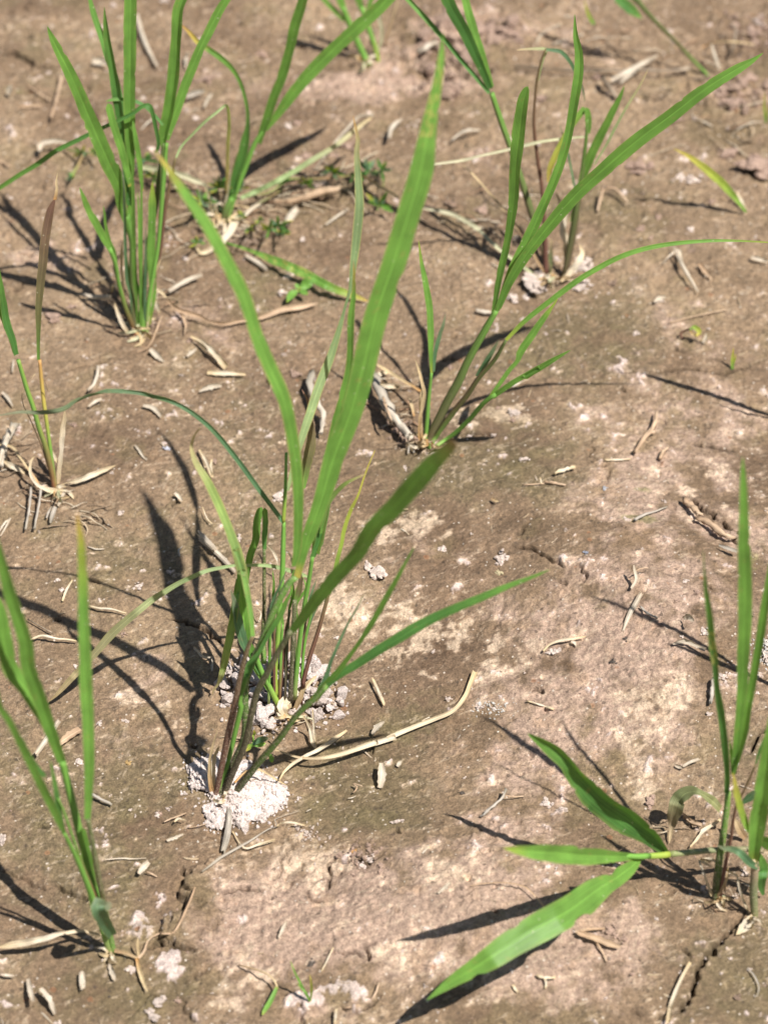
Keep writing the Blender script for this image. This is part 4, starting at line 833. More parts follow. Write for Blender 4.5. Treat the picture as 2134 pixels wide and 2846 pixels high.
p = Plant('broadleaf_seedling', 'reddish curled seedling on bare mud at the right', 'weed', 1487, 735)
stem(p, 'B1300,1420,8 1290,1400,10 1310,1385,10 1340,1378,8', z=[(0, 1), (1, 9)], rec='sp', flat=1)
oval(p, 'B1330,1382,8 1350,1372,20 1370,1392,20 1355,1410,6', 'y', [(0, 9), (1, 7)]); oval(p, 'B1330,1385,8 1345,1400,18 1365,1410,6', 'so', [(0, 8), (1, 4)])
stem(p, 'B1350,1400,6 1375,1425,5 1400,1438,4', z=[(0, 4), (1, 1)], rec='br', flat=1)

def creeping(name, label, bx, by, stems, leaves):
    pl = Plant(name, label, 'weed', bx, by)
    for s in stems: stem(pl, re.sub(r',(\d+)( |$)', lambda m: ',%.0f%s' % (int(m.group(1))*.62, m.group(2)), s), z=[(0, 3), (.5, 8), (1, 6)], rec='sw', flat=1)
    for (x, y, L, reg) in leaves:
        k = REG[reg][2]
        for a in (rnd.uniform(20, 80), rnd.uniform(100, 160), rnd.uniform(-40, 20), rnd.uniform(160, 220), rnd.uniform(60, 120), rnd.uniform(200, 330), rnd.uniform(20, 150)):
            l = L*rnd.uniform(.6, 1.1); dx = math.cos(math.radians(a))*l; dy = -math.sin(math.radians(a))*l*.8
            oval(pl, '%s%.1f,%.1f,6 %.1f,%.1f,%.1f %.1f,%.1f,%.1f %.1f,%.1f,3' % (reg, x, y, x+dx*.4, y+dy*.4, L*.22, x+dx*.75, y+dy*.75, L*.18, x+dx, y+dy),
                 rnd.choice(['g', 'd', 'd', 'bg', 'bg', 'y']), [(0, 7), (1, rnd.uniform(3, 22))])
    return pl
creeping('creeping_weed', 'low trailing weed with small leaf tufts behind the middle rice blades', 640, 350,
         ['J460,330,26 560,330,30 640,290,26 720,235,30 820,232,26 930,228,26 1040,220,26 1120,208,22 1210,192,26 1330,178,20', 'J500,400,16 600,350,18 690,290,16', 'J1330,180,14 1340,260,14 1320,350,14 1300,440,12'],
         [(1000, 180, 90, 'J'), (1240, 180, 120, 'J'), (1330, 175, 100, 'J'), (1310, 400, 120, 'J'), (830, 260, 70, 'J'), (700, 250, 60, 'J'), (250, 270, 80, 'J'), (1150, 210, 60, 'J')])
creeping('creeping_weed', 'leafy weed sprigs beside the pale stub below the trailing weed', 452, 425,
         ['J480,500,16 560,530,16 640,560,14', 'J300,470,20 360,500,18 430,480,16'], [(650, 540, 100, 'J'), (590, 560, 80, 'J'), (530, 500, 50, 'J'), (460, 560, 50, 'J'), (680, 590, 60, 'J'), (410, 470, 50, 'J')])
creeping('creeping_weed', 'jointed green weed stem behind the upper left clump', 150, 330,
         ['A270,620,18 310,635,20 345,645,22 330,690,22 300,740,22', 'A345,645,18 400,650,14', 'A560,740,18 620,735,22 680,725,20', 'A480,650,14 500,640,14', 'A590,690,14 640,700,20 700,715,20 780,745,20 850,775,16'], [(345, 640, 50, 'A'), (300, 745, 34, 'A'), (610, 670, 60, 'A'), (640, 740, 44, 'A'), (400, 640, 34, 'A')])
creeping('creeping_weed', 'small tuft of narrow leaves at the foot of the upper rice clump', 490, 395, ['J230,300,14 290,330,14 330,370,12'],
         [(260, 290, 80, 'J'), (400, 290, 70, 'J'), (150, 370, 110, 'J'), (120, 650, 70, 'J')])

p = Plant('fallen_blade', 'broad half-green blade lying flat on the mud left of the widest blade', 'fallen leaf', 560, 570)
leaf(p, 'J300,650,10 400,680,16 530,728,34 620,768,56 720,808,62 830,858,62 930,912,58 1020,956,52 1100,985,44 1170,1010,30 1255,1042,6', z=[(0, 3), (.4, 7), (.7, 8), (1, 2)], rec='lt', pt=.05, spots=(.1, .6), tw=5)

# ------------------------------------------------------------------ litter: straw, dead strands, clods, soil heaps
def tagp(o, label, cat, group=None, kind=None):
    o['label'] = label; o['category'] = cat
    if group: o['group'] = group
    if kind: o['kind'] = kind
    return o
def settle(s, hs, step=10):
    S = samples(s, step); t = np.linspace(0, 1, len(S))
    P3 = np.array([ground_at(S[i, 0], S[i, 1], np.interp(t[i], np.linspace(0, 1, len(hs)), hs)*.001) for i in range(len(S))])
    wd = np.array([S[i, 2]/1.28632*depth(P3[i])/FPX for i in range(len(S))]); return P3, wd
def straw(kind, s, label, hs=(1.2, 1.2), rec='st', cat=None, group=None):
    """cane: piece of hollow stalk; strip: curled flat blade fragment; strand: long thin dry leaf"""
    CNT[0] += 1; P3, wd = settle(s, hs); org = P3[len(P3)//2].copy()
    if kind == 'cane':
        me = ribbon(P3+np.array([0, 0, 1])*(wd*.30)[:, None], wd*.76, rec, M_DRY, 'straw_piece', tw=rnd.uniform(-25, 25), origin=org, edge=0, wave=.05, seed=CNT[0], flip=-1, curl=1.15, jag=.9); nm = 'straw_piece'; c = 'straw'
    elif kind == 'root':
        me = tube(P3+np.array([0, 0, 1])*(wd*.3)[:, None], wd/2, rec, M_CANE, 'dead_root', org, .8, 8, CNT[0], None, 1.1, 1.0); nm = 'dead_root'; c = 'root'
    else:
        tw = rnd.uniform(-30, 30)
        me = ribbon(P3+np.array([0, 0, .0004]), wd, rec, M_DRY, 'dry_leaf', fold=.3, tw=tw, origin=org, edge=0, wave=.12 if kind == 'strip' else .06, seed=CNT[0], twl=[(0, tw), (.5, tw+rnd.uniform(-40, 40)), (1, -tw)], curl=.9)
        nm = 'dry_leaf'; c = 'dead leaf'
    o = bpy.data.objects.new(nm, me); COL.objects.link(o); o.location = org.tolist()
    return tagp(o, label, cat or c, group)
W_ = [(0, (.46, .38, .29)), (.5, (.56, .49, .39)), (1, (.42, .34, .25))]; REC['w'] = W_
REC['gy'] = [(0, (.34, .30, .25)), (.5, (.42, .37, .31)), (1, (.30, .26, .2))]; REC['tn'] = [(0, (.40, .27, .17)), (1, (.50, .36, .24))]
REC['dk'] = [(0, (.10, .075, .05)), (.5, (.22, .17, .12)), (1, (.36, .28, .2))]
REC['cw'] = [(0, (.30, .26, .20)), (.3, (.40, .35, .28)), (1, (.50, .43, .34))]
for a in [
 ('strand', 'H870,372,10 950,402,16 1040,430,20 1150,440,26 1300,425,34 1450,385,40 1659,312,48 E1500,350,26 1659,300,24 F60,310,22 150,270,22 260,225,22 340,190,20 390,130,22 410,80,22 430,28,26', 'longest tan dry blade curving right from between the two main clumps', (4, 9, 6, 3, 3, 3, 2), 'st'),
 ('strand', 'H905,605,14 940,545,22 1010,480,28 1100,425,30 1200,375,34 1300,310,44 1420,225,20', 'forked brown dry blade crossing the longest tan strand', (8, 7, 6, 3), 'st'),
 ('cane', 'H520,830,60 515,950,76 500,1060,84 470,1165,60', 'flat grey stalk piece on the lower edge of the front soil heap', (5, 3, 2), 'gy'),
 ('strip', 'H545,1000,14 640,1130,14 760,1095,18 870,1060,8', 'thin straw sliver on the pink crust under the front soil heap', (1, 3), 'st'),
 ('cane', 'G430,0,60 500,60,64 570,120,64 640,190,62 700,255,52', 'white stalk piece half in shade left of the rear clump', (2, 2), 'w'),
 ('cane', 'C835,885,44 870,925,44 900,955,42', 'split open end of white stalk in a blade shadow', (3, 4), 'w'),
 ('cane', 'K895,705,66 1000,640,70 1100,590,68 1200,555,66', 'thick white stalk piece right of the upper left clump', (4, 4), 'w'),
 ('cane', 'K90,745,60 200,765,66 300,765,64 360,765,60', 'white stalk piece left of the upper left clump foot', (3, 3), 'w'),
 ('cane', 'J440,755,50 500,790,54 575,845,54', 'short pale stalk piece above the fallen blade', (2, 2), 'w'),
 ('cane', 'J700,540,80 740,480,86 780,440,80', 'stout pale stub among the weed leaves', (5, 6), 'w'),
 ('cane', 'J960,540,24 1030,490,30 1110,435,28', 'slim pale stalk piece between stub and big blade', (2, 2), 'w'),
 ('cane', 'J720,400,60 820,370,70 950,330,80 1060,310,60', 'knobbly brown stalk under the trailing weed', (5, 7), 'tn'),
 ('cane', 'R905,100,44 935,230,50 985,350,46 1040,450,30', 'long pale stalk piece near the top between blades', (3, 3), 'w'),
 ('strip', 'R610,410,50 660,405,60 715,425,40', 'pale torn leaf piece near the top left blades', (3, 4), 'w'),
 ('strip', 'R270,1000,40 280,950,40 360,930,34 460,940,24', 'white hooked stalk left of the broad leaning blade', (4, 8, 4), 'w'),
 ('root', 'L180,770,90 110,880,90 60,1000,80 30,1130,90 0,1220,70', 'thick greyish white cane at the left edge', (4, 4), 'cw'),
 ('cane', 'C0,590,30 15,540,34 40,470,36 60,432,30', 'pale upper end of the cane at the left edge', (8, 10), 'w'),
 ('root', 'L365,1480,26 345,1700,28 300,1960,26', 'left one of two parallel grey twigs under the left edge plant', (6, 3), 'gy'),
 ('root', 'L480,1480,26 450,1700,28 400,1950,28', 'right one of two parallel grey twigs under the left edge plant', (6, 3), 'gy'),
 ('strip', 'L745,1540,44 710,1630,44 670,1690,36', 'cream dry leaf scrap just below the left edge plant foot', (3, 3), 'w'),
 ('strip', 'L640,1700,50 610,1800,60 590,1890,30', 'grey split husk beneath the cream scrap at left', (3, 3), 'gy'),
 ('strip', 'L540,1830,24 570,1760,30 600,1700,14', 'small grey fork beside the split husk at left', (2, 5), 'gy'),
 ('strip', 'L130,1830,20 70,1940,24 10,2040,18', 'thin pale sliver at the left edge above the yellow tip', (2, 2), 'w'),
 ('root', 'L1140,80,44 1120,200,40 1080,300,40 1020,360,34', 'bent pale root piece above the twisted arching blade', (4, 3), 'w'),
 ('strip', 'L1180,460,40 1100,490,44 1020,540,30', 'pale scrap below the twisted arching blade', (2, 2), 'w'),
 ('strip', 'L30,380,30 90,440,50 160,540,24', 'pale curled scrap at the left edge', (2, 2), 'w'),
 ('cane', 'L165,10,40 150,150,34', 'small white stalk piece at the left edge beside the green stem', (2, 2), 'w'),
 ('strip', 'L1560,990,24 1620,1060,40 1659,1120,34 C620,570,14', 'slender white flake in the open mud right of the left edge plant', (1, 1), 'w'),
 ('strip', 'C630,110,20 660,135,30 690,160,10', 'white pointed scrap below the upper left clump', (3, 1), 'w'),
 ('strip', 'C800,55,10 860,85,16 900,125,26 950,185,30', 'straw leaf bent on the mud between left and middle blades', (3, 6, 3), 'st'),
 ('strip', 'C870,205,20 930,210,24 1030,215,8', 'tan curled leaf lying under the bent straw leaf', (2, 2), 'st'),
 ('strip', 'C835,285,10 880,265,26 930,262,16', 'pale feathery scrap on the open mud, upper middle', (2, 2), 'w'),
 ('strip', 'C600,345,14 640,355,22 680,390,18', 'pale forked scrap under the arching blade', (2, 2), 'w'),
 ('root', 'C1310,210,26 1300,270,30 1330,340,24 1355,380,22 1345,460,18', 'gnarled whitish root behind the pale blade', (6, 8, 4), 'cw'),
 ('root', 'M110,150,80 170,280,90 240,420,90 320,560,86 390,640,70 450,720,70', 'crooked grey root leading to the right middle clump', (8, 10, 6), 'cw'),
 ('root', 'M215,350,20 240,440,26 290,560,18', 'tan thin root strand lying over the crooked root', (14, 14), 'tn'),
 ('cane', 'M470,740,60 475,700,76 470,690,60', 'white knob of root at the right middle clump foot', (8, 8), 'w'),
 ('cane', 'M445,870,24 455,800,28', 'left peg under the white root knob', (1, 4), 'gy'), ('cane', 'M500,865,22 495,800,24', 'right peg under the white root knob', (1, 4), 'gy'),
 ('strand', 'K880,780,24 960,850,40 1080,900,44 1180,930,40 1260,970,26 1400,1000,30 1560,970,30 A1100,1330,24 1180,1300,28 1260,1290,26 1330,1275,6', 'long straw lying from the upper left clump towards the big blades', (8, 3, 3, 3), 'tn'),
 ('strand', 'K600,1260,10 700,1215,16 780,1060,20 830,930,12', 'dry twig running down from the upper left clump foot', (2, 2, 3), 'tn'),
 ('strand', 'K950,850,20 1030,940,30 1050,1020,22 1040,1090,10', 'short dry curl beside the long straw', (3, 2), 'tn'),
 ('strip', 'K1060,1300,30 1110,1260,36 1150,1230,20', 'little pale piece below the long straw', (2, 2), 'w'),
 ('strand', 'K1110,1120,26 1190,1170,40 1270,1240,44 1370,1320,36', 'straw leaf end right of the little pale piece', (3, 3), 'st'),
 ('cane', 'E250,235,34 200,310,36 150,380,34', 'pale stalk piece crossed by the lower left blade', (3, 3), 'w'),
 ('strip', 'E340,270,30 290,300,36 240,335,20', 'tan scrap beside the pale crossed stalk piece', (2, 3), 'tn'),
 ('root', 'E385,540,12 420,560,13 468,582,10', 'grey twig by the upright yellow-tipped blade', (3, 2), 'gy'),
 ('strip', 'E583,875,20 600,848,32 625,825,24', 'cream oval seed husk with a dark spot, lower left', (3, 3), 'w'),
 ('root', 'E615,865,7 640,875,7 658,885,5', 'thin stalk behind the cream husk', (2, 1), 'tn'),
 ('strip', 'E700,735,14 735,720,18 770,708,8', 'feathery white scrap left of the front soil heap', (1, 1), 'w'),
 ('strand', 'E440,815,5 520,810,7 560,812,6 615,808,5', 'thin wavy pale fibre on the dark mud, lower left', (1, 1), 'w'),
 ('cane', 'E348,1290,40 350,1325,44 352,1360,38', 'squarish white stub at the bottom left', (3, 3), 'w'),
 ('cane', 'E10,1300,22 35,1302,24 60,1303,20', 'small white pellet of straw at the left bottom edge', (3, 3), 'w'),
 ('strip', 'E120,1315,18 130,1370,26 140,1410,20', 'left arm of pale forked straw at the bottom left', (3, 6), 'w'),
 ('strip', 'E170,1355,20 200,1400,26 235,1460,20', 'right arm of pale forked straw at the bottom left', (6, 2), 'w'),
 ('strip', 'E460,1250,14 475,1285,26 480,1320,18', 'cream scrap under the bottom left plant foot', (2, 2), 'w'),
 ('strand', 'S1000,10,2 860,60,5 870,100,6 830,110,7 700,190,14 560,270,18 480,330,14 440,360,8', 'old grey blade bedded in the pink crust edge', (2, 2, 2), 'gy'),
 ('strand', 'S400,450,10 370,530,14 340,600,16 300,680,14 270,715,14 190,720,12 130,760,12 110,820,20 75,860,20', 'tan root running down the crust edge at lower left', (3, 4, 3, 3), 'tn'),
 ('strip', 'S855,178,12 790,200,14 715,222,8', 'thin tan sliver on the upper crust', (2, 2), 'st'),
 ('strand', 'S870,100,8 900,82,12 960,80,14 1030,92,10', 'pale arched sliver below the front soil heap at right', (2, 4, 2), 'st'),
 ('strip', 'S880,740,14 905,690,26 925,650,14', 'frayed pale scrap in the middle of the pink crust', (2, 2), 'w'),
 ('cane', 'S1125,935,8 1150,890,16 1195,795,16', 'tapered straw splinter beside the dark pebble', (1, 3), 'st'),
 ('cane', 'S1205,1236,24 1210,1190,26 1215,1150,22', 'pale stalk stub cut by the bottom edge', (3, 3), 'st'),
 ('root', 'S1260,1145,10 1340,1130,10 1420,1090,14 1460,1000,12', 'brown root on the ledge near the bottom edge', (2, 2), 'tn'),
 ('cane', 'F0,60,22 25,115,24 50,170,24', 'buff stalk piece just right of the rear soil heap', (3, 2), 'st'),
 ('strip', 'F40,410,20 38,460,40 32,515,24', 'shredded cream husk standing on the brown mud, centre bottom', (6, 1), 'w'),
 ('strip', 'F0,290,14 25,260,26 50,235,10', 'left pale papery wing above the long tan strand', (2, 6), 'w'),
 ('strip', 'F105,425,16 115,410,20 125,402,8', 'tiny white flake right of the shredded husk', (1, 2), 'w'),
 ('root', 'F455,635,11 500,595,11 545,555,12 560,520,12', 'jointed grey twig on the pink crust', (1, 3, 5), 'gy'),
 ('root', 'F555,545,6 590,550,6 635,548,4', 'side shoot of the jointed twig', (4, 1), 'tn'),
 ('cane', 'F1300,425,20 1330,408,22 1368,395,22', 'short pale stalk piece between cream patch and right clump', (3, 3), 'w'),
 ('strip', 'F1268,420,12 1285,425,18 1300,430,12', 'tiny pale chip beside the short stalk piece at right', (1, 2), 'w'),
 ('cane', 'F975,1105,16 900,1110,22 850,1120,14', 'tan stub under the widest front blade', (2, 3), 'tn'),
 ('strip', 'F860,1120,24 930,1145,30 1000,1170,30 1040,1180,14', 'wide reddish dead leaf under the front blade', (3, 3), 'tn'),
 ('root', 'F940,1165,12 965,1205,10 980,1240,7', 'thin dark stalk hanging below the reddish dead leaf', (2, 1), 'tn'),
 ('root', 'F690,1300,10 720,1310,12 765,1308,9', 'cross-shaped cream twig, long arm, lower right', (2, 2), 'st'),
 ('root', 'F722,1312,11 728,1335,10 725,1352,8', 'cross-shaped cream twig, short arm, lower right', (2, 1), 'st'),
 ('strip', 'F590,1340,12 600,1360,14 612,1370,6', 'faint pale sliver left of the cross-shaped twig', (1, 1), 'st'),
 ('strip', 'F275,955,10 300,935,16 328,912,16', 'pale wedge of straw on the lower middle crust', (1, 3), 'w'),
 ('strand', 'F410,925,3 470,915,5 560,912,6 640,930,8 680,965,8 720,1015,8', 'curved tan root strand above the front blade', (1, 2, 3, 2), 'tn'),
 ('strand', 'F1330,1245,16 1300,1300,16 1270,1370,18 1250,1430,20 1240,1500,20', 'long tan dry blade next to the crack at the bottom right', (3, 3, 3), 'st'),
 ('strand', 'F1570,1270,6 1600,1300,10 1620,1350,8 1610,1390,5', 'pale bent fibre at the bottom right', (1, 2), 'gy'),
 ('strip', 'F1370,815,10 1420,815,16 1440,825,8', 'small straw piece at the right clump foot', (10, 12), 'st'),
 ('strip', 'I720,670,20 800,590,40 900,470,56 1000,400,50 1080,340,40', 'tan dead leaf behind the right clump stem', (2, 3), 'st'),
 ('strip', 'I640,300,40 720,350,60 850,430,30', 'greyish split straw beside the dusty arched blade', (2, 2), 'tn'),
 ('strip', 'F1000,800,0.5 1290,620,6 1330,650,20 1380,670,14', 'thin dead leaf under the arched dusty blade', (2, 3), 'tn'),
 ('root', 'F650,150,8 700,165,8 760,185,10', 'faint fibre in the cream crust', (1, 1), 'st'),
 ('cane', 'N1020,1080,26 1060,980,50 1105,900,56 1140,835,46', 'broad cream stalk piece on the open pink crust', (1, 2, 2.5), 'w'),
 ('strip', 'N1075,800,20 1105,740,24 1095,680,22 1090,645,12', 'upright forked cream twig above the broad stalk piece', (2, 8), 'w'),
 ('root', 'N1105,680,8 1140,665,9 1185,660,7', 'side twig of the forked cream twig', (6, 4), 'tn'),
 ('strand', 'N495,1210,14 540,1165,18 620,1138,22 700,1128,16 775,1115,8', 'pale bowed leaf on the cream crust right of the low blade', (2, 3, 2), 'st'),
 ('strip', 'N680,1145,16 700,1160,22 715,1180,10', 'small offshoot below the pale bowed leaf', (2, 1), 'w'),
 ('root', 'N570,40,22 640,15,24 700,0,20', 'smooth cream stalk in the middle distance on olive mud', (2, 2), 'st'),
 ('root', 'N1100,345,18 1150,315,18 1230,290,12 1310,258,8', 'dark-ended thin twig on the right crust', (2, 2), 'gy'),
 ('strip', 'N480,70,10 484,90,16 480,110,8', 'small upright tan splinter on olive mud', (3, 1), 'st'),
 ('root', 'N500,95,16 570,105,18 640,118,16', 'brown twig beside the tan splinter', (1, 1), 'tn'),
 ('root', 'N360,115,8 420,112,10 500,105,8', 'thin pale fibre left of the brown twig', (1, 1), 'tn'),
 ('strip', 'N155,205,16 175,220,24 200,225,12', 'brown flake on olive mud near the blunt blade tip', (2, 2), 'br'),
 ('root', 'D1100,540,16 1140,480,20 1180,430,18 1190,370,12', 'woody fibre cluster, long arm, on the right crust', (2, 4), 'tn'),
 ('root', 'D1120,520,10 1150,470,12 1185,452,10', 'woody fibre cluster, short arm, on the right crust', (2, 3), 'tn'),
 ('root', 'D975,572,8 1030,572,9 1080,568,7', 'level pale fibre on the right crust', (1, 1), 'st'),
 ('root', 'D1205,570,14 1215,540,14 1240,520,10', 'small tan crumbly stick on the right crust', (2, 2), 'tn'),
 ('root', 'P320,300,30 370,350,36 400,385,30', 'upper length of grey root ridge on the right crust', (3, 4), 'tn'),
 ('root', 'P390,405,24 450,430,34 510,480,40 560,510,30 620,520,14', 'lower length of grey root ridge on the right crust', (3, 4), 'tn'),
 ('strip', 'P520,560,14 570,580,26 625,600,24', 'grey-blue flake by the tall right blade', (3, 4), 'gy'),
 ('root', 'P60,920,12 100,960,14 160,985,10', 'dark little twig below the cream stalk piece', (2, 2), 'gy'),
 ('strip', 'P310,990,20 340,980,40 370,1010,24', 'frayed tuft of dry fibre lying in the blade shadow', (3, 8), 'w'),
 ('strip', 'P250,1140,14 320,1120,34 390,1150,24 440,1175,30', 'cream bark-like scrap right of the stalk piece', (2, 4), 'w'),
 ('root', 'P470,1480,20 480,1400,26 485,1340,16', 'grey stub by the yellow-streaked blade', (2, 3), 'gy'),
 ('cane', 'O1100,1040,30 1130,1110,34 1180,1200,34 1240,1300,26', 'long whitish stalk on dark mud at the upper right', (5, 5, 2), 'w'),
 ('strip', 'O1020,1140,0.5 1130,1050,20 1150,1140,24', 'pale fork end of the long whitish stalk', (6, 4), 'w'),
 ('strip', 'O1555,1095,24 1600,1100,30 1659,1115,24', 'white stalk tip at the right edge', (3, 3), 'w'),
 ('strip', 'O1250,1130,20 1290,1180,30 1330,1220,14', 'brown curled bit right of the whitish stalk', (3, 2), 'tn'),
 ('root', 'O690,690,14 670,760,18 655,820,12', 'stringy dead tuft right of the upper right clump', (6, 2), 'tn'),
 ('root', 'O700,680,10 760,690,12 830,770,16', 'thin stem of the stringy dead tuft', (6, 3), 'tn'),
 ('cane', 'O790,70,24 850,20,40 920,-40,34', 'pale lower end of the forked stick at the top right', (4, 6), 'w'),
 ('cane', 'B1000,345,34 1070,310,40 1130,275,34 1190,240,22', 'pale fork of the stick near the top right', (5, 8), 'w'),
 ('root', 'B965,330,20 990,370,22 1020,410,16', 'dark twig crossing under the pale stick', (6, 2), 'dk'),
 ('root', 'B600,280,9 720,292,10 900,300,10 1100,298,12 1250,300,12 1330,290,14', 'long dark twig lying level near the top right', (3, 5, 4), 'dk'),
 ('root', 'B1500,230,10 1515,180,12 1520,120,10 1500,100,8', 'dark upright twig among the pink clods', (3, 12), 'dk'),
 ('cane', 'B1420,190,18 1435,240,20 1455,295,18', 'cream stalk leaning beside the corner stalk foot', (14, 3), 'w'),
 ('strand', 'B1380,200,5 1430,180,8 1520,178,8 1600,190,6', 'orange dry thread in the top right corner', (6, 14, 6), 'so'),
 ('root', 'Q800,380,30 860,340,40 930,310,30', 'pale ragged stick beside the big blade tip', (5, 8), 'w'),
 ('root', 'Q590,980,26 600,930,34 630,890,30 680,850,14', 'bent pale root left of the big blade', (6, 5, 4), 'w'),
 ('root', 'Q1030,1000,16 1100,950,20 1150,930,22 1235,930,14', 'thin pale branching root right of the big blade', (3, 5, 3), 'w'),
 ('cane', 'A1280,760,0.5 1500,500,22 1565,490,24', 'pale stick touching the low straw-tipped blade', (6, 6), 'w'),
 ('strand', 'J1190,200,14 1260,250,22 1340,300,26 1440,360,20', 'tan straw crossing behind the pale edged blade', (9, 9), 'so'),
 ('strip', 'B1475,800,4 860,1440,8 420,1310,14 480,1315,20 510,1318,12', 'white flake beside the right middle clump stems', (1, 2), 'w') if False else None,
 ('root', 'B435,1305,16 470,1312,18 505,1316,14', 'small white stick left of the thick stem collar', (2, 2), 'w'),
 ('strip', 'B1180,1270,10 1200,1250,24 1230,1245,14', 'cream chip on the dark mud right of the white clods', (2, 2), 'w'),
 ('root', 'B1245,1355,6 1340,1330,7 1480,1300,7', 'long faint fibre near the reddish seedling', (1, 1), 'tn'),
 ('strip', 'B1385,1440,14 1395,1425,18 1398,1400,10', 'small cream scale under the reddish seedling', (1, 5), 'w'),
 ('root', 'R180,560,12 260,620,14 330,660,10', 'pale splinter in the upper left mud', (2, 2), 'tn'),
 ('root', 'R340,780,16 380,640,20 410,500,20', 'upright old root trace in the upper left', (4, 4), 'tn'),
 ('strip', 'R60,630,30 68,590,44 75,560,24', 'small upright pale stub in the upper left', (2, 8), 'w'),
 ('strip', 'R120,710,16 200,700,22 270,695,14', 'flat pale streak of straw in the upper left', (2, 2), 'tn'),
 ('root', 'R70,1100,12 30,1080,14 0,1060,10', 'small pinkish stick at the left edge', (2, 2), 'tn'),
 ('cane', 'R1225,450,20 1230,380,34 1240,350,26', 'pale short stub behind the right-leaning blade', (3, 6), 'w'),
 ('strip', 'R1230,640,30 1290,610,44 1350,605,24', 'grey-white flake right of the upper left blades', (5, 5), 'gy'),
 ('cane', 'R1345,710,26 1370,660,34 1400,620,24', 'blurred pale stick by the kinked blade', (3, 3), 'w'),
 ('strip', 'R930,860,8 980,810,14 1020,780,10', 'light sliver behind the tall folded blade', (2, 3), 'w'),
 ('root', 'D0,170,30 60,195,24 110,220,26 200,280,14', 'tan strand right of the big blade at mid height', (6, 5), 'tn') if False else None,
 ('strip', 'M160,230,30 250,240,56 360,265,30', 'cream flat leaf piece beside the crooked root', (3, 3), 'st'),
 ('strip', 'M130,150,30 190,130,50 260,120,30', 'second cream leaf piece above the crooked root', (3, 3), 'st'),
 ('root', 'C0,870,8 20,840,10 40,822,8', 'tiny pale sliver at the left edge mid height', (1, 1), 'w'),
 ('root', 'C375,1185,9 420,1195,10 470,1198,8 530,1215,6', 'wiggly pale root left of the blade shadows', (2, 3, 2), 'st'),
 ('root', 'C115,1330,9 180,1310,11 230,1320,10 320,1330,8', 'wavy dry root right of the bottom left blades', (2, 4, 2), 'st'),
 ('root', 'C120,1240,6 190,1280,6 220,1295,5', 'dark thin root above the wavy dry root', (2, 2), 'dk'),
 ('strip', 'C265,1165,10 280,1120,12 305,1075,6', 'fan of fine fibres on the mud at left', (1, 4), 'st'),
 ('root', 'C370,935,6 400,945,6 440,945,5', 'fine pale fibre by the yellow leaf tip', (1, 1), 'w'),
 ('root', 'C755,975,6 750,950,7 765,935,6', 'small hooked fibre between the two wide shadows', (2, 2), 'w'),
 ('strip', 'G385,830,20 430,870,26 470,905,22 540,905,12', 'pale bent leaf scrap among the shadows left of the rear heap', (2, 3), 'w'),
 ('strip', 'G525,1015,14 530,960,22 525,915,14', 'upright pale scrap joined below the bent scrap', (2, 3), 'w'),
 ('strip', 'C735,710,16 750,725,20 765,745,12', 'small cream crumbly husk on the mud above the shadows', (3, 2), 'w'),
 ('strip', 'C835,530,10 865,580,14 890,640,14', 'left straw of the dry pair right of the arching blade', (2, 7), 'st'),
 ('strip', 'C890,570,10 885,610,14 890,645,12', 'right straw of the dry pair right of the arching blade', (8, 2), 'st'),
 ('strip', 'C850,770,4 870,820,6 890,840,4', 'hair-thin straw left of the curled narrow blade', (3, 2), 'st'),
 ('strip', 'H1700,0,1 1540,340,10 1600,240,44 1650,160,40 1659,140,14', 'right pale papery wing above the long tan strand', (2, 5), 'w') if False else None,
 ('root', 'E780,620,6 700,650,7 690,655,6', 'tan crumb line left of the front heap', (2, 2), 'tn'),
 ('strip', 'H100,930,14 130,900,22 180,910,10', 'little knot of fibres left of the front heap', (3, 4), 'st'),
 ('root', 'H200,970,6 270,960,8 340,940,6', 'thin tan root leading to the front heap', (1, 2), 'tn'),
 ('root', 'H1470,700,10 1500,660,12 1470,630,9 1540,650,7', 'curly pale fibre on the brown mud right of the front heap', (2, 4), 'tn'),
 ('root', 'H1430,745,8 1460,740,8 1490,725,6', 'tiny double splinter below the curly fibre', (1, 1), 'w'),
 ('root', 'H1110,845,6 1130,835,7 1150,825,5', 'tiny straw sliver right of the front heap', (1, 1), 'w'),
]:
    if a: straw(a[0], a[1], a[2], a[3], a[4])

# clods ------------------------------------------------------------------
def ico(sub):
    import bmesh
    bm = bmesh.new(); bmesh.ops.create_icosphere(bm, subdivisions=sub, radius=1.0)
    v = np.array([q.co[:] for q in bm.verts]); f = np.array([[q.index for q in g.verts] for g in bm.faces]); bm.free(); return v, f
I1, I2, I3 = ico(1), ico(2), ico(3)
def rocky(base, seed, amp=.35, fr=1.4):
    v, f = base; r = np.array([1+amp*mnoise.noise(Vector(q)*fr+Vector((seed*7.3, seed*1.7, 0)))+amp*.55*mnoise.noise(Vector(q)*fr*2.7+Vector((seed, 3, seed)))+amp*.3*mnoise.noise(Vector(q)*fr*6+Vector((seed, 9, seed))) for q in v])
    q = v*r[:, None]
    for k in range(8):          # broken facets
        n = np.random.default_rng(seed*5+k).normal(size=3); n /= np.linalg.norm(n); d = q@n; q = q-np.maximum(d-.60, 0)[:, None]*n*.95
    return q, f
CW = (.66, .54, .46); CP = (.42, .29, .22); CB = (.30, .21, .15); CD = (.10, .08, .065)
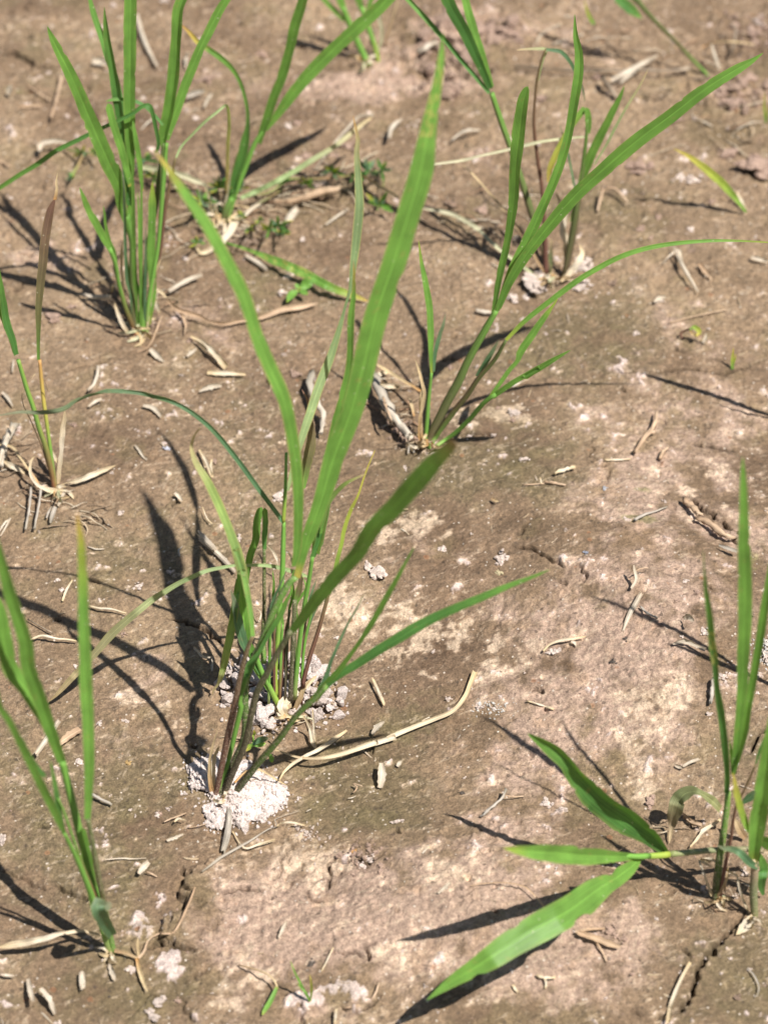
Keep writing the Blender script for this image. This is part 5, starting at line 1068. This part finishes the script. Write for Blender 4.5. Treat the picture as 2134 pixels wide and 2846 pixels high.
def clod_mesh(seed, c, base=None, big=True):
    # an aggregate of broken crumbs stuck together
    rr = np.random.default_rng(seed+900); V, F, K = [], [], []; n = 0
    m = int(rr.integers(7, 13)) if big else int(rr.integers(1, 4))
    for i in range(m):
        v, f = rocky(I3 if (i == 0 and big) else I2, seed*13+i, .5, 1.7)
        r = .72 if i == 0 else rr.uniform(.16, .46); a = rr.uniform(0, 6.28); d = 0 if i == 0 else rr.uniform(.35, .95)
        if not big and i: r = rr.uniform(.3, .6); d = rr.uniform(.5, 1.0)
        o = np.array([math.cos(a)*d, math.sin(a)*d, rr.uniform(-.5, .45)*(i > 0)])
        V.append(v*r*np.array([1, rr.uniform(.7, 1), rr.uniform(.6, 1)])+o); F.append(f+n); n += len(v)
        K.append(np.tile(np.array(c)*rr.uniform(.85, 1.1), (len(v), 1))*(1+.12*np.sin(v[:, :1]*5+seed)))
    return make_mesh('clod', np.vstack(V), np.vstack(F), np.vstack(K), None, M_CLOD, False)
def clod(s, label, c=CW, hz=.6, seed=1, name='soil_clod', cat='clod', sink=.35, group=None, mesh=None):
    q = parse(s); x, y, wd = q[0]; hgt = q[1][2] if len(q) > 1 else wd*.7
    g = ground_at(x, y, 0); k = depth(g)/FPX/1.28632; a = wd*.5*k; b = hgt*.5*k/math.sin(PITCH)
    o = bpy.data.objects.new(name, mesh or clod_mesh(seed, c, None, wd > 12)); COL.objects.link(o)
    o.location = (g[0], g[1], g[2]+a*hz*sink); o.scale = (a, b, a*hz); o.rotation_euler = (rnd.uniform(-.2, .2), rnd.uniform(-.2, .2), rnd.uniform(-.4, .4))
    return tagp(o, label, cat, group)
for i, a in enumerate([
 ('B690,1200,150 690,1200,90', 'largest white clod at the foot of the upper right clump', CW), ('B870,1212,100 870,1212,50', 'white clod right of the upper right clump foot', CW),
 ('B880,1130,100 880,1130,70', 'white clod behind the upper right clump foot', CW), ('B590,1252,56 590,1252,30', 'small white clod left of the largest white clod', CW), ('B645,1250,44 645,1250,36', 'round white clod touching the largest white clod', CW),
 ('B1610,700,190 1610,700,110', 'big pinkish clod casting a dark shadow at the right edge', CP), ('B1490,655,130 1490,655,60', 'flat pinkish clod left of the big one at the right edge', CP),
 ('B1110,705,120 1110,705,80', 'flat pale pink clod above the reddish seed at upper right', CP), ('B1165,700,50 1165,700,50', 'small pink clod attached right of the flat pale pink one', CP),
 ('B1295,745,50 1295,745,40', 'pale clod left of the yellow-green seedling shadow', CW), ('B1345,762,80 1345,762,36', 'white flat clod under the yellow-green seedling', CW),
 ('B1055,810,44 1055,810,30', 'oval tan seed-like clod on the dark mud', CW), ('B1270,505,80 1270,505,40', 'pale clod beneath the long bright blade', CP),
 ('B1490,440,90 1490,440,70', 'pink clod of the pile near the right edge, lower one', CP), ('B1545,430,70 1545,430,44', 'pink clod right of the lower pile clod', CP), ('B1470,385,80 1470,385,60', 'pink clod on top of the right pile', CP), ('B1620,90,60 1620,90,50', 'white clod in the top right corner', CW),
 ('B1545,345,70 1545,345,50', 'brownish clod in the right pile, upper', CP), ('B1600,330,50 1600,330,40', 'small clod at the right pile end', CP), ('B1600,140,60 1600,140,44', 'clod under the white corner clod', CP),
 ('B560,140,110 560,140,50', 'broken pink clod behind the dark stalks, top', CP), ('B610,175,60 610,175,36', 'pink clod right of the broken one, top', CP), ('B340,110,110 340,110,60', 'pink clod pile piece left of the dark blade, top', CP), ('B250,210,150 250,210,70', 'large pink slab beside the big blade tip', CP),
 ('B390,240,90 390,240,70', 'pinkish lump between the dark stalks', CP), ('B220,160,80 220,160,60', 'knobbly pink lump above the slab', CP), ('B330,400,100 330,400,56', 'brown-pink lump left of the upper right stalk', CP), ('B320,360,70 320,360,40', 'small lump above the brown-pink one', CP),
 ('B940,325,50 940,325,40', 'pale pink clod by the dark level twig', CP), ('B430,670,44 430,670,30', 'pale clod touching the stretched straw blade', CW), ('B330,860,70 330,860,60', 'crumbly brown clod beside the stretched blade', CB), ('B460,885,60 460,885,50', 'pale crumbly clod right of the brown one', CP), ('B710,415,50 710,415,36', 'small clod in the upper right clump', CP),
 ('B1120,965,44 1120,965,30', 'pink crumb on the dark mud, left of three', CP), ('B1195,915,30 1195,915,24', 'crumb above the left of three', CP), ('B1335,962,40 1335,962,30', 'pale crumb right of three', CW), ('B1165,1000,26 1165,1000,22', 'small crumb of the three', CP), ('B1420,850,44 1420,850,22', 'oval crumb on the cracked line, upper right', CP), ('B1335,1050,50 1335,1050,30', 'greyish clod right of the whitish stalk', CB),
 ('B1000,1195,50 1000,1195,30', 'brown clod right of the white clods', CB), ('B1205,1262,40 1205,1262,30', 'cream clod on dark mud, right of centre', CW), ('B1100,1402,40 1100,1402,16', 'flat white fleck near the reddish seedling', CW),
 ('D640,570,44 640,570,24', 'white oval pebble right of the blunt blade tip', CW), ('D140,608,24 140,608,20', 'round white pebble left of the blunt blade tip', CW), ('D415,882,18 415,882,18', 'round white pebble on the olive mud', CW), ('D975,692,24 975,692,24', 'grey-white pebble on the right crust', (.45, .45, .47)),
 ('D290,945,44 290,945,40', 'cream clod below the pebble, left of the crack', CW), ('D540,985,64 540,985,56', 'large cream flake at the crack end', CW), ('D530,1045,40 530,1045,24', 'yellowish flake below the crack end', (.6, .5, .3)), ('D895,962,30 895,962,16', 'blue-grey fleck on the right crust', (.3, .32, .38)),
 ('D1060,1322,26 1060,1322,18', 'dark seed-like pebble on the crust', CD), ('D1010,1418,34 1010,1418,20', 'dark brown pebble low on the crust', CD), ('D1310,1080,34 1310,1080,20', 'cream chip at the right crust', CW), ('D1270,745,16 1270,745,10', 'little brown speck clod', CB), ('D1390,1290,44 1390,1290,40', 'whitish clod by the bark-like scrap', CW),
 ('D750,1380,44 750,1380,34', 'white crumbly lump below the bowed leaf, left one', CW), ('D780,1372,36 780,1372,30', 'white crumbly lump below the bowed leaf, right one', CW), ('D255,1375,26 255,1375,20', 'cream chip near the low narrow blade', CW), ('D610,1280,16 610,1280,16', 'tiny cream chip under the narrow blade', CW),
 ('S195,25,36 195,25,30', 'small pink clod left of the front heap', CP), ('S1068,893,46 1068,893,54', 'dark brown pebble on the pink crust near the bottom', CD), ('S45,930,80 45,930,50', 'cream clod under the bottom left plant', CW), ('S150,855,30 150,855,20', 'small white chip left of the white patch', CW), ('S190,1110,90 190,1110,80', 'crumbly white clod at the bottom edge, upper', CW), ('S160,1200,110 160,1200,60', 'crumbly white clod at the bottom edge, lower', CW), ('S300,1105,60 300,1105,30', 'pale clod right of the white bottom clods', CP),
 ('S1240,290,40 1240,290,30', 'white chip in the crumbly hollow, left', CW), ('S1400,290,80 1400,290,40', 'white curled crumb in the crumbly hollow', CW), ('S1360,325,50 1360,325,50', 'white lump in the crumbly hollow, lower', CW), ('S1310,240,50 1310,240,40', 'orange-brown crumb above the hollow', (.45, .25, .10)), ('S1470,355,44 1470,355,34', 'tan crumb right of the hollow', CP),
 ('F725,580,60 725,580,44', 'flat white flake right of the jointed twig', CW), ('F800,605,60 800,605,18', 'thin white flake beside the flat one', CW), ('F375,537,34 375,537,26', 'dark brown pebble by the jointed twig', CD), ('F1165,570,70 1165,570,50', 'buff lump left of the dusty arched blade', CP), ('F1000,1110,50 1000,1110,50', 'pinkish clod right of the front blade, left lump', CP), ('F1050,1145,40 1050,1145,44', 'pinkish clod right of the front blade, right lump', CP), ('F1020,1135,36 1020,1135,26', 'pink lump joining the two by the front blade', CP),
 ('F1560,870,40 1560,870,34', 'white clod between the right stems', CW), ('F1530,415,24 1530,415,14', 'tiny white chip by the right stem', CW), ('F1325,1062,20 1325,1062,16', 'white crumb low right of the clump', CW), ('F1190,1062,30 1190,1062,14', 'white sliver crumb below the shadow', CW), ('F1500,1230,24 1500,1230,14', 'white crumb right of the wide crack', CW), ('F1295,1290,24 1295,1290,20', 'white crumb left of the wide crack', CW), ('F1530,1395,50 1530,1395,30', 'pitted brown clod at the bottom right', CB), ('F1115,1160,24 1115,1160,30', 'small tan clod right of the pink lumps', CP), ('F1520,970,30 1520,970,20', 'white chip at the right plant foot', CW),
 ('F1580,1275,30 1580,1275,14', 'small flat chip at the bottom right', CW), ('F1385,655,26 1385,655,24', 'white chip under the arched blade', CW), ('F270,780,0.5 110,655,70 110,655,20', 'x', CW) if False else None, ('F105,655,56 105,655,20', 'flat white chip on the olive mud, centre bottom', CW),
 ('F320,140,30 320,140,20', 'cream crumb near the strand end', CW), ('F450,175,40 450,175,24', 'white crumb of the crumbs at the strand end', CW), ('F510,180,30 510,180,20', 'second white crumb at the strand end', CW), ('F1470,45,44 1470,45,36', 'white crumbly lump by the right thin blade', CW), ('P790,1200,70 790,1200,110', 'white crumbly patch clod at the right edge', CW), ('P745,1425,34 745,1425,24', 'white clod below the right edge clod', CW), ('P465,1550,50 465,1550,24', 'white flat clod left of the tall right blade', CW),
 ('P395,840,60 395,840,34', 'cream crumbly clod above the blade shadow', CP), ('P320,855,40 320,855,30', 'brown crumb left of the cream crumbly clod', CB), ('P270,885,34 270,885,24', 'pink crumb by the blade shadow', CP), ('P715,960,44 715,960,30', 'white-edged dark clod right of the tall blade', CB),
 ('C1240,215,50 1240,215,40', 'pink clod right of the left-arching blade', CP), ('C500,400,0.5 240,1075,30 240,1075,26', 'x', CW) if False else None, ('C240,1075,30 240,1075,24', 'white crumb left of the wide shadow, upper', CW), ('C262,1118,30 262,1118,24', 'white crumb left of the wide shadow, lower', CW), ('C580,1102,44 580,1102,34', 'white flat crumb between the shadows', CW), ('C705,525,40 705,525,16', 'bluish white fleck on open mud at left centre', (.6, .6, .66)), ('C520,1300,34 520,1300,26', 'pinkish crumb between the low shadows', CP),
 ('C1165,730,70 1165,730,50', 'cream crumbly clod behind the thin stem', CW), ('C1590,1045,90 1590,1045,70', 'white clod with a shaded hollow behind the blades', CW), ('C1545,1020,50 1545,1020,40', 'white piece left of the hollow clod', CW), ('C1000,905,50 1000,905,30', 'cream chip by the cut stem', CW),
 ('E530,232,36 530,232,18', 'cream flat chip right of the lower left blades', CW), ('E415,245,30 415,245,26', 'cream chip left of the flat chip', CW), ('E540,410,34 540,410,20', 'orange-tan crumb on the lower left mud', (.5, .33, .14)), ('E330,405,40 330,405,34', 'grey-white crumbly bit behind the upright blade', CW), ('E662,625,30 662,625,24', 'pale crumb left of the front heap', CW), ('E548,605,20 548,605,16', 'small white crumb pair, left one', CW), ('E570,630,14 570,630,12', 'small white crumb pair, right one', CW), ('E140,1105,18 140,1105,16', 'white crumb above the bottom left strand', CW), ('E205,850,18 205,850,14', 'white crumb left of the cream husk', CW), ('E10,735,44 10,735,50', 'cream crumb at the left edge, lower part', CW), ('E435,1235,24 435,1235,20', 'white crumb touching the bottom left foot', CW),
 ('A1265,1005,24 1265,1005,24', 'white crumb right of the weedy mat', CW), ('A780,1085,34 780,1085,26', 'pale crumb right of the upper left stems', CW), ('A820,500,34 820,500,26', 'pale crumb between the upper clumps', CW), ('A1210,535,44 1210,535,30', 'pale clod right of the fork of blades', CW), ('A1250,520,36 1250,520,30', 'pink clod beside the fork of blades', CP), ('A420,265,70 420,265,34', 'cream clod left of the tall blade, top', CW), ('A1280,660,60 1280,660,40', 'pinkish clod behind the weed', CP), ('A1460,620,80 1460,620,40', 'pale flat clod right of the low blade', CP), ('A1400,660,60 1400,660,30', 'pale clod beside the flat one', CP),
 ('A860,340,110 860,340,44', 'flat pink crust lump between the upper blades', CP), ('A1100,230,50 1100,230,30', 'pink clod top centre', CP), ('A690,5,60 690,5,20', 'white clod at the top edge', CW), ('A1180,1230,40 1180,1230,30', 'pale clod left of the four-leaved seedling', CW), ('A925,1290,24 925,1290,18', 'tiny pink crumb by the long straw', CP), ('A860,1070,0.5 330,1250,60 330,1250,20', 'x', CW) if False else None,
 ('A220,1330,90 220,1330,60', 'pale crumbly clod left of the upper left clump foot', CP), ('A300,1290,40 300,1290,30', 'pale crumb near that crumbly clod', CP), ('K1090,1150,80 1090,1150,70', 'pinkish clod below the long straw', CP), ('K110,1295,34 110,1295,26', 'white crumb at left below the clump', CW),
 ('M60,400,110 60,400,60', 'pale flat crust beside the crooked root', CP), ('M1430,500,160 1430,500,80', 'pale pink flake patch right of the middle clump', CW), ('M1400,560,70 1400,560,40', 'pink clod below that flake patch', CP), ('M955,265,44 955,265,26', 'white crumb between the stems of the middle clump', CW), ('M1010,705,60 1010,705,34', 'white-pink crumb right of the middle clump foot', CW), ('M1225,695,60 1225,695,30', 'white chip on the crack end', CW), ('M830,70,70 830,70,80', 'pink crumbly clod behind the thick stem', CP), ('M430,170,60 430,170,60', 'pale clod left of the straw threads', CP), ('M1520,920,80 1520,920,40', 'white pebble right of the middle clump', CW) if False else None,
 ('L170,270,0.5 430,430,90 430,430,44', 'x', CW) if False else None, ('L440,440,80 440,440,44', 'cream clod between the left edge stems', CW), ('L1290,650,34 1290,650,34', 'round white crumb in open mud, left', CW), ('L1360,1045,30 1360,1045,26', 'white crumb below the round one, left', CW), ('L1560,805,30 1560,805,30', 'white crumb right of the round one', CW), ('L840,750,120 840,750,60', 'pale flaky clod right of the papery dead blade', CP), ('L1290,1310,70 1290,1310,30', 'grey-white chip at the end of the dead blade', CW), ('L1390,1770,90 1390,1770,70', 'star-like cream flake near the yellow tip', CW),
]):
    if a: clod(a[0], a[1], a[2], hz=rnd.uniform(.45, .75), seed=i+3)

# crumbs nothing tells apart, strewn on the mud ---------------------------
CR_M = [clod_mesh(200+i, c, None, False) for i, c in enumerate([CW, CP, CW, CP, CB, CW, CP, CW])]
def strewn(n, f):
    k = 0
    while k < n:
        x = nrg.uniform(-20, 2154); y = nrg.uniform(0, 2846)
        g = ground_at(x, y, 0); dens = .35+.8*max(0, min(1, (g[1]-.02)/.3))
        if nrg.random() > dens: continue
        f(x, y, g); k += 1
def put_crumb(x, y, g):
    o = bpy.data.objects.new('soil_crumb', CR_M[int(nrg.integers(len(CR_M)))]); COL.objects.link(o)
    r = float(np.clip(nrg.lognormal(-7.15, .38), .0005, .0022)); o.location = (g[0], g[1], g[2]+r*.25)
    o.scale = (r*nrg.uniform(.8, 1.4), r*nrg.uniform(.7, 1.1), r*nrg.uniform(.5, .8)); o.rotation_euler = (0, 0, nrg.uniform(0, 6.28))
    tagp(o, 'one of the small pale crumbs strewn loose over the bare mud', 'crumb', 'small pale crumbs on the mud')
strewn(230, put_crumb)
def shard_mesh(i):
    rr = np.random.default_rng(i+40); n = 6; t = np.linspace(0, 1, n)
    P3 = np.stack([t*2-1, .25*np.sin(t*2.5+i)*rr.uniform(-1, 1), .14*np.sin(t*3+i*2)], -1)
    wd = (.10+.16*rr.random())*np.clip(1.15-np.abs(t*2-1)**3*rr.uniform(.3, 1.1), .15, 1)
    REC['sh'] = [(0, [(.52, .45, .35), (.42, .31, .20), (.30, .22, .15), (.46, .36, .24), (.58, .52, .43)][i % 5]), (1, [(.40, .33, .25), (.46, .34, .21), (.24, .18, .13), (.50, .38, .24)][i % 4])]
    global CAM
    keep = CAM; CAM = np.array([0, 0, 50.0])
    me = ribbon(P3, wd, 'sh', M_DRY, 'straw_shred', tw=rr.uniform(-35, 35), edge=0, wave=.25, seed=i, flip=-1, curl=.8, jag=1.2); CAM = keep
    return me
SH = [shard_mesh(i) for i in range(20)]
def put_shard(x, y, g):
    o = bpy.data.objects.new('straw_shred', SH[int(nrg.integers(len(SH)))]); COL.objects.link(o)
    L = float(np.clip(nrg.lognormal(-6.15, .5), .0009, .0060)); o.location = (g[0], g[1], g[2]+.0003)
    o.scale = (L, min(L*nrg.uniform(.7, 1.6), .0045), min(L, .003)); o.rotation_euler = (0, nrg.uniform(-.12, .12), nrg.uniform(0, 6.28))
    tagp(o, 'one of the tiny straw shreds scattered over the bare mud', 'straw', 'tiny straw shreds on the mud')
strewn(170, put_shard)

def merged(name, parts, label, cat, mat=M_CLOD, kind=None):
    V, F, K = [], [], []; n = 0
    for v, f, c in parts:
        V.append(v); F.append(f+n); K.append(np.tile(np.array(c), (len(v), 1)) if np.ndim(c) == 1 else c); n += len(v)
    V = np.vstack(V); org = V.mean(0); org[2] = V[:, 2].min()
    me = make_mesh(name, V-org, np.vstack(F), np.vstack(K), None, mat, False); o = bpy.data.objects.new(name, me); COL.objects.link(o); o.location = org.tolist()
    return tagp(o, label, cat, None, kind)
def place(base, c, r, q=None):
    v, f = base; a = nrg.uniform(0, 6.28, 3); R = np.array(Matrix.Rotation(a[0], 3, 'Z') @ Matrix.Rotation(a[1], 3, 'X'))
    return (v*r)@R.T+c, f
ROCKS = [rocky(I2, 300+i, .42, 1.6) for i in range(10)]; ROCKS1 = [rocky(I1, 330+i, .4, 1.6) for i in range(6)]
# sand-size grit: nobody could count it
parts = []
for _ in range(5200):
    x = nrg.uniform(-30, 2164); y = nrg.uniform(-20, 2860); g = ground_at(x, y, 0); r = float(np.clip(nrg.lognormal(-8.15, .42), .00013, .0009))
    dens = .30+.9*max(0, min(1, (g[1]-.0)/.3))
    if nrg.random() > dens: continue
    c = [CW, CP, (.75, .68, .58), CB, CD, CP][int(nrg.integers(6))]
    v, f = place(ROCKS1[int(nrg.integers(6))], np.array([g[0], g[1], g[2]+r*.2]), np.array([r, r*.9, r*.65])); parts.append((v, f, c))
merged('grit', parts, 'sand-size grit and crumbs covering the mud', 'grit', M_CLOD, 'stuff')
# crumb clusters in the flaked hollows, upper ground
def inside(poly, x, y):
    c = False; j = len(poly)-1
    for i in range(len(poly)):
        xi, yi = poly[i]; xj, yj = poly[j]
        if (yi > y) != (yj > y) and x < (xj-xi)*(y-yi)/(yj-yi+1e-12)+xi: c = not c
        j = i
    return c
def heap(name, s, label, n, rmin, rmax, peak, cake, seed, c0=CW):
    q = parse(s); poly = [tuple(ground_at(a, b, 0)[:2]) for a, b, _ in q]
    xs = [v[0] for v in poly]; ys = [v[1] for v in poly]; parts = []
    pa = np.array(poly)
    def edge(x, y):
        d = 1e9
        for i in range(len(pa)):
            a = pa[i]; dv = pa[(i+1) % len(pa)]-a; t = np.clip(((x-a[0])*dv[0]+(y-a[1])*dv[1])/(dv@dv+1e-12), 0, 1); d = min(d, math.hypot(x-a[0]-t*dv[0], y-a[1]-t*dv[1]))
        return d
    def hh(x, y):
        e = edge(x, y); prof = min(1, e/.010)**.6
        return (peak*prof*(.55+.9*max(0, mnoise.noise(Vector((x*70, y*70, seed)))+.45)))*.001
    if cake:     # crusted slab of crumbs, broken by cracks
        st = .00045; gx = np.arange(min(xs), max(xs), st); gy = np.arange(min(ys), max(ys), st); ids = {}; V = []; F = []; K = []
        for i, x in enumerate(gx):
            for j, y in enumerate(gy):
                if inside(poly, x, y):
                    wob = mnoise.noise(Vector((x*260, y*260, 3)))*.0022
                    if edge(x, y)+wob < .0006: continue
                    e = edge(x, y)+wob
                    n1 = mnoise.noise(Vector((x*420, y*420, 1))); n2 = mnoise.noise(Vector((x*1100, y*1100, 2))); v = mnoise.voronoi(Vector((x*330+n1*.5, y*330+n1*.5, .3)))[0]
                    cell = v[1]-v[0]; v2 = mnoise.voronoi(Vector((x*120+n1*.3, y*120, .7)))[0]; crk = v2[1]-v2[0]
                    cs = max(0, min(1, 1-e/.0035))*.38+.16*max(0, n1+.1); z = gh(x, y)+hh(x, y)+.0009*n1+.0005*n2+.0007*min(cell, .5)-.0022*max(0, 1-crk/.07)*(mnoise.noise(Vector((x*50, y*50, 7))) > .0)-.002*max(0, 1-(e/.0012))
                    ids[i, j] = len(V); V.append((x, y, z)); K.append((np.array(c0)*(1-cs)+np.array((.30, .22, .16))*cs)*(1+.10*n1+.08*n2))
        for (i, j), a in ids.items():
            b, c, d = ids.get((i+1, j)), ids.get((i+1, j+1)), ids.get((i, j+1))
            if b is not None and c is not None and d is not None: F += [(a, b, c), (a, c, d)]
        parts.append((np.array(V), np.array(F), np.array(K)))
    k = 0
    while k < n:
        x = nrg.uniform(min(xs)-.004, max(xs)+.004); y = nrg.uniform(min(ys)-.004, max(ys)+.004); ins = inside(poly, x, y)
        if not ins and (edge(x, y) > .004 or nrg.random() > .22): continue
        r = float(rmin+(rmax-rmin)*nrg.random()**4.2)
        if not ins: r = min(r, rmin*1.8)
        h = hh(x, y) if ins else 0
        z = gh(x, y)+h*(nrg.uniform(.2, 1.0) if not cake else 1.0)+r*.25*(1 if not cake else nrg.uniform(-.5, 1))
        base = ROCKS[int(nrg.integers(10))] if r > rmin*1.6 else ROCKS1[int(nrg.integers(6))]
        v, f = place(base, np.array([x, y, z]), np.array([r, r*nrg.uniform(.7, 1), r*nrg.uniform(.55, .9)]))
        mm = .45*nrg.random()**2*(1 if ins else 1.3); parts.append((v, f, (np.array(c0)*(1-mm)+np.array((.27, .195, .135))*mm)*nrg.uniform(.88, 1.06))); k += 1
    return merged(name, parts, label, 'soil heap', M_CLOD)
heap('soil_heap', 'H150,505 230,470 310,435 400,430 450,380 500,440 560,470 640,460 720,490 800,540 900,600 960,660 1000,745 940,830 880,860 850,910 760,945 700,940 650,1000 590,985 540,960 480,985 430,1025 340,980 330,920 300,880 330,800 380,770 380,740 330,715 270,705 200,700 190,640 200,570',
     'front heap of nearly white crumbly soil around the foot of the tall clump', 700, .0006, .0019, 5.2, True, 2, (.80, .69, .63))
heap('soil_heap', 'G560,1140 640,1010 730,930 830,940 920,980 1100,900 1230,960 1330,945 1400,1000 1460,1060 1530,1170 1540,1280 1500,1370 1380,1410 1260,1350 1180,1380 1100,1450 1020,1500 930,1540 900,1480 800,1400 660,1380 700,1280 610,1270 590,1200',
     'rear heap of loose white soil lumps around the second clump', 620, .0007, .0044, 6.5, False, 5, (.70, .595, .54))
heap('soil_heap', 'S1190,290 1260,240 1330,180 1400,200 1440,260 1500,290 1480,340 1400,330 1340,350 1260,320', 'small scatter of brown and white crumbs in a hollow right of the front heap', 110, .0005, .0017, 2.0, False, 9, CP)
heap('soil_heap', 'S980,110 1060,90 1130,180 1080,190 1000,140', 'pale gritty crumbs on the crust ridge below the front heap', 60, .0005, .0012, 1.4, False, 12, CW)
heap('soil_heap', 'F420,165 470,150 560,160 580,190 520,210 440,190', 'white grit cluster at the shadow tip in the lower centre', 70, .0004, .0010, .8, False, 14, (.72, .68, .62))
heap('soil_heap', 'P755,1140 809,1120 840,1180 830,1270 780,1280 750,1220', 'white foam-like crumbs at the right edge beside the tall blade', 120, .0005, .0014, 3.0, False, 15, (.75, .70, .65))
heap('soil_heap', 'B200,120 330,60 480,90 640,150 600,200 480,180 420,330 330,430 220,420 180,260', 'crumbly pink soil pile behind the big blade tip near the top', 150, .0008, .0062, 2.5, False, 17, CP)
heap('soil_heap', 'B1420,340 1520,320 1640,330 1659,400 1600,470 1480,480 1430,430', 'pink clod pile near the right edge', 60, .0008, .0045, 2.0, False, 18, CP)
heap('soil_heap', 'B1480,60 1580,60 1659,90 1659,200 1560,190 1490,120', 'pinkish crumb pile in the top right corner', 60, .0008, .0042, 2.0, False, 19, CP)
heap('soil_heap', 'A840,930 960,960 1060,1000 1100,1060 1000,1040 900,1010 840,980', 'dark root mat crumbs under the weedy clump', 90, .0008, .0026, 3.0, False, 20, CB)
heap('soil_heap', 'A500,1300 560,1390 640,1400 700,1360 660,1330 560,1320', 'brown crumbs heaped at the foot of the upper left clump', 70, .0006, .0018, 2.0, False, 22, CB)
heap('soil_heap', 'M300,560 420,560 520,690 560,800 400,780 320,720 290,640', 'crumbs around the white root knob', 90, .0007, .0026, 3.5, False, 23, CP)

# matted dead roots, rhizomes and old straw under the weedy clumps
def mat_of_roots(name, label, spots, n, lo, hi):
    V, F, K, U = [], [], [], []; off = 0
    for _ in range(n):
        cx, cy, rx, ry = rnd.choice(spots); x = cx+rnd.gauss(0, rx); y = cy+rnd.gauss(0, ry); a = rnd.uniform(-.9, .7)+(math.pi if rnd.random() < .5 else 0); L = rnd.uniform(lo, hi)
        pts = []; zs = rnd.uniform(.5, 5)
        for k in range(5):
            pts.append('W%.1f,%.1f,%.2f' % (x, y, rnd.uniform(1.2, 5.0))); x += math.cos(a)*L/4; y -= math.sin(a)*L/4*.7; a += rnd.uniform(-.6, .6)
        P3, wd = settle(' '.join(pts), (rnd.uniform(.2, 3), zs, rnd.uniform(.2, 4), .5)); t = np.linspace(0, 1, len(P3)); T = np.gradient(P3, axis=0); T /= np.linalg.norm(T, axis=1)[:, None]+1e-9
        c = np.array(rnd.choice([(.30, .21, .13), (.42, .32, .21), (.50, .41, .29), (.16, .115, .075), (.55, .47, .36), (.24, .17, .11), (.33, .20, .12)]))
        S_ = np.cross(T, np.array([0, 0, 1.0])); S_ /= np.linalg.norm(S_, axis=1)[:, None]+1e-9; N_ = np.cross(S_, T)
        for i in range(len(P3)):
            for j in range(6):
                b = j*math.pi/3; r = wd[i]*.42*(1+.5*mnoise.noise(Vector((i*.9, j, _)))); V.append(P3[i]+S_[i]*math.cos(b)*r+N_[i]*math.sin(b)*r*.6); K.append(c*(1+.25*mnoise.noise(Vector((i*.5, j*.8, _*1.1))))); U.append((j/6, i*.03))
        for i in range(len(P3)-1):
            for j in range(6):
                p_ = off+i*6+j; q_ = off+i*6+(j+1) % 6; F.append((p_, q_, q_+6, p_+6))
        off += len(P3)*6
    V = np.array(V); org = V.mean(0); org[2] = V[:, 2].min(); o = bpy.data.objects.new(name, make_mesh(name, V-org, F, np.array(K), U, M_CANE)); COL.objects.link(o); o.location = org.tolist()
    return tagp(o, label, 'root mat', None, 'stuff')
mat_of_roots('root_mat', 'tangled mat of dead roots and old straw under the trailing weed', [(520, 440, 40, 18), (600, 420, 60, 16), (680, 400, 50, 16), (430, 440, 30, 20), (470, 510, 30, 14)], 90, 30, 110)
mat_of_roots('root_mat', 'loose dead roots around the upper right clump and its stretched straw', [(950, 440, 60, 24), (1040, 480, 60, 24), (1180, 590, 40, 14), (1110, 380, 50, 20)], 34, 30, 120)
mat_of_roots('root_mat', 'dry root fibres round the foot of the upper left clump', [(300, 690, 36, 16), (250, 620, 30, 20), (360, 640, 30, 18)], 30, 20, 80)
mat_of_roots('root_mat', 'dead roots and straw round the left edge plant foot', [(100, 1055, 36, 14), (40, 980, 30, 24), (160, 1110, 30, 14)], 34, 20, 80)
mat_of_roots('root_mat', 'fine dead roots round the right middle clump and its crooked root', [(900, 950, 26, 12), (820, 840, 30, 30), (860, 900, 24, 20)], 30, 20, 70)
mat_of_roots('root_mat', 'few dead root fibres lying at the foot of the two main clumps', [(640, 1550, 30, 12), (520, 1700, 30, 10), (590, 1600, 30, 10)], 16, 20, 60)
mat_of_roots('root_mat', 'dead root threads among the stones and clods in the top right', [(1450, 130, 100, 40), (1250, 110, 80, 30), (1560, 250, 60, 40)], 40, 30, 120)
mat_of_roots('root_mat', 'dry fibres at the foot of the right clump and the broad-leaved grass', [(1560, 1950, 26, 10), (1600, 1900, 30, 16), (1480, 1780, 40, 20)], 20, 20, 70)
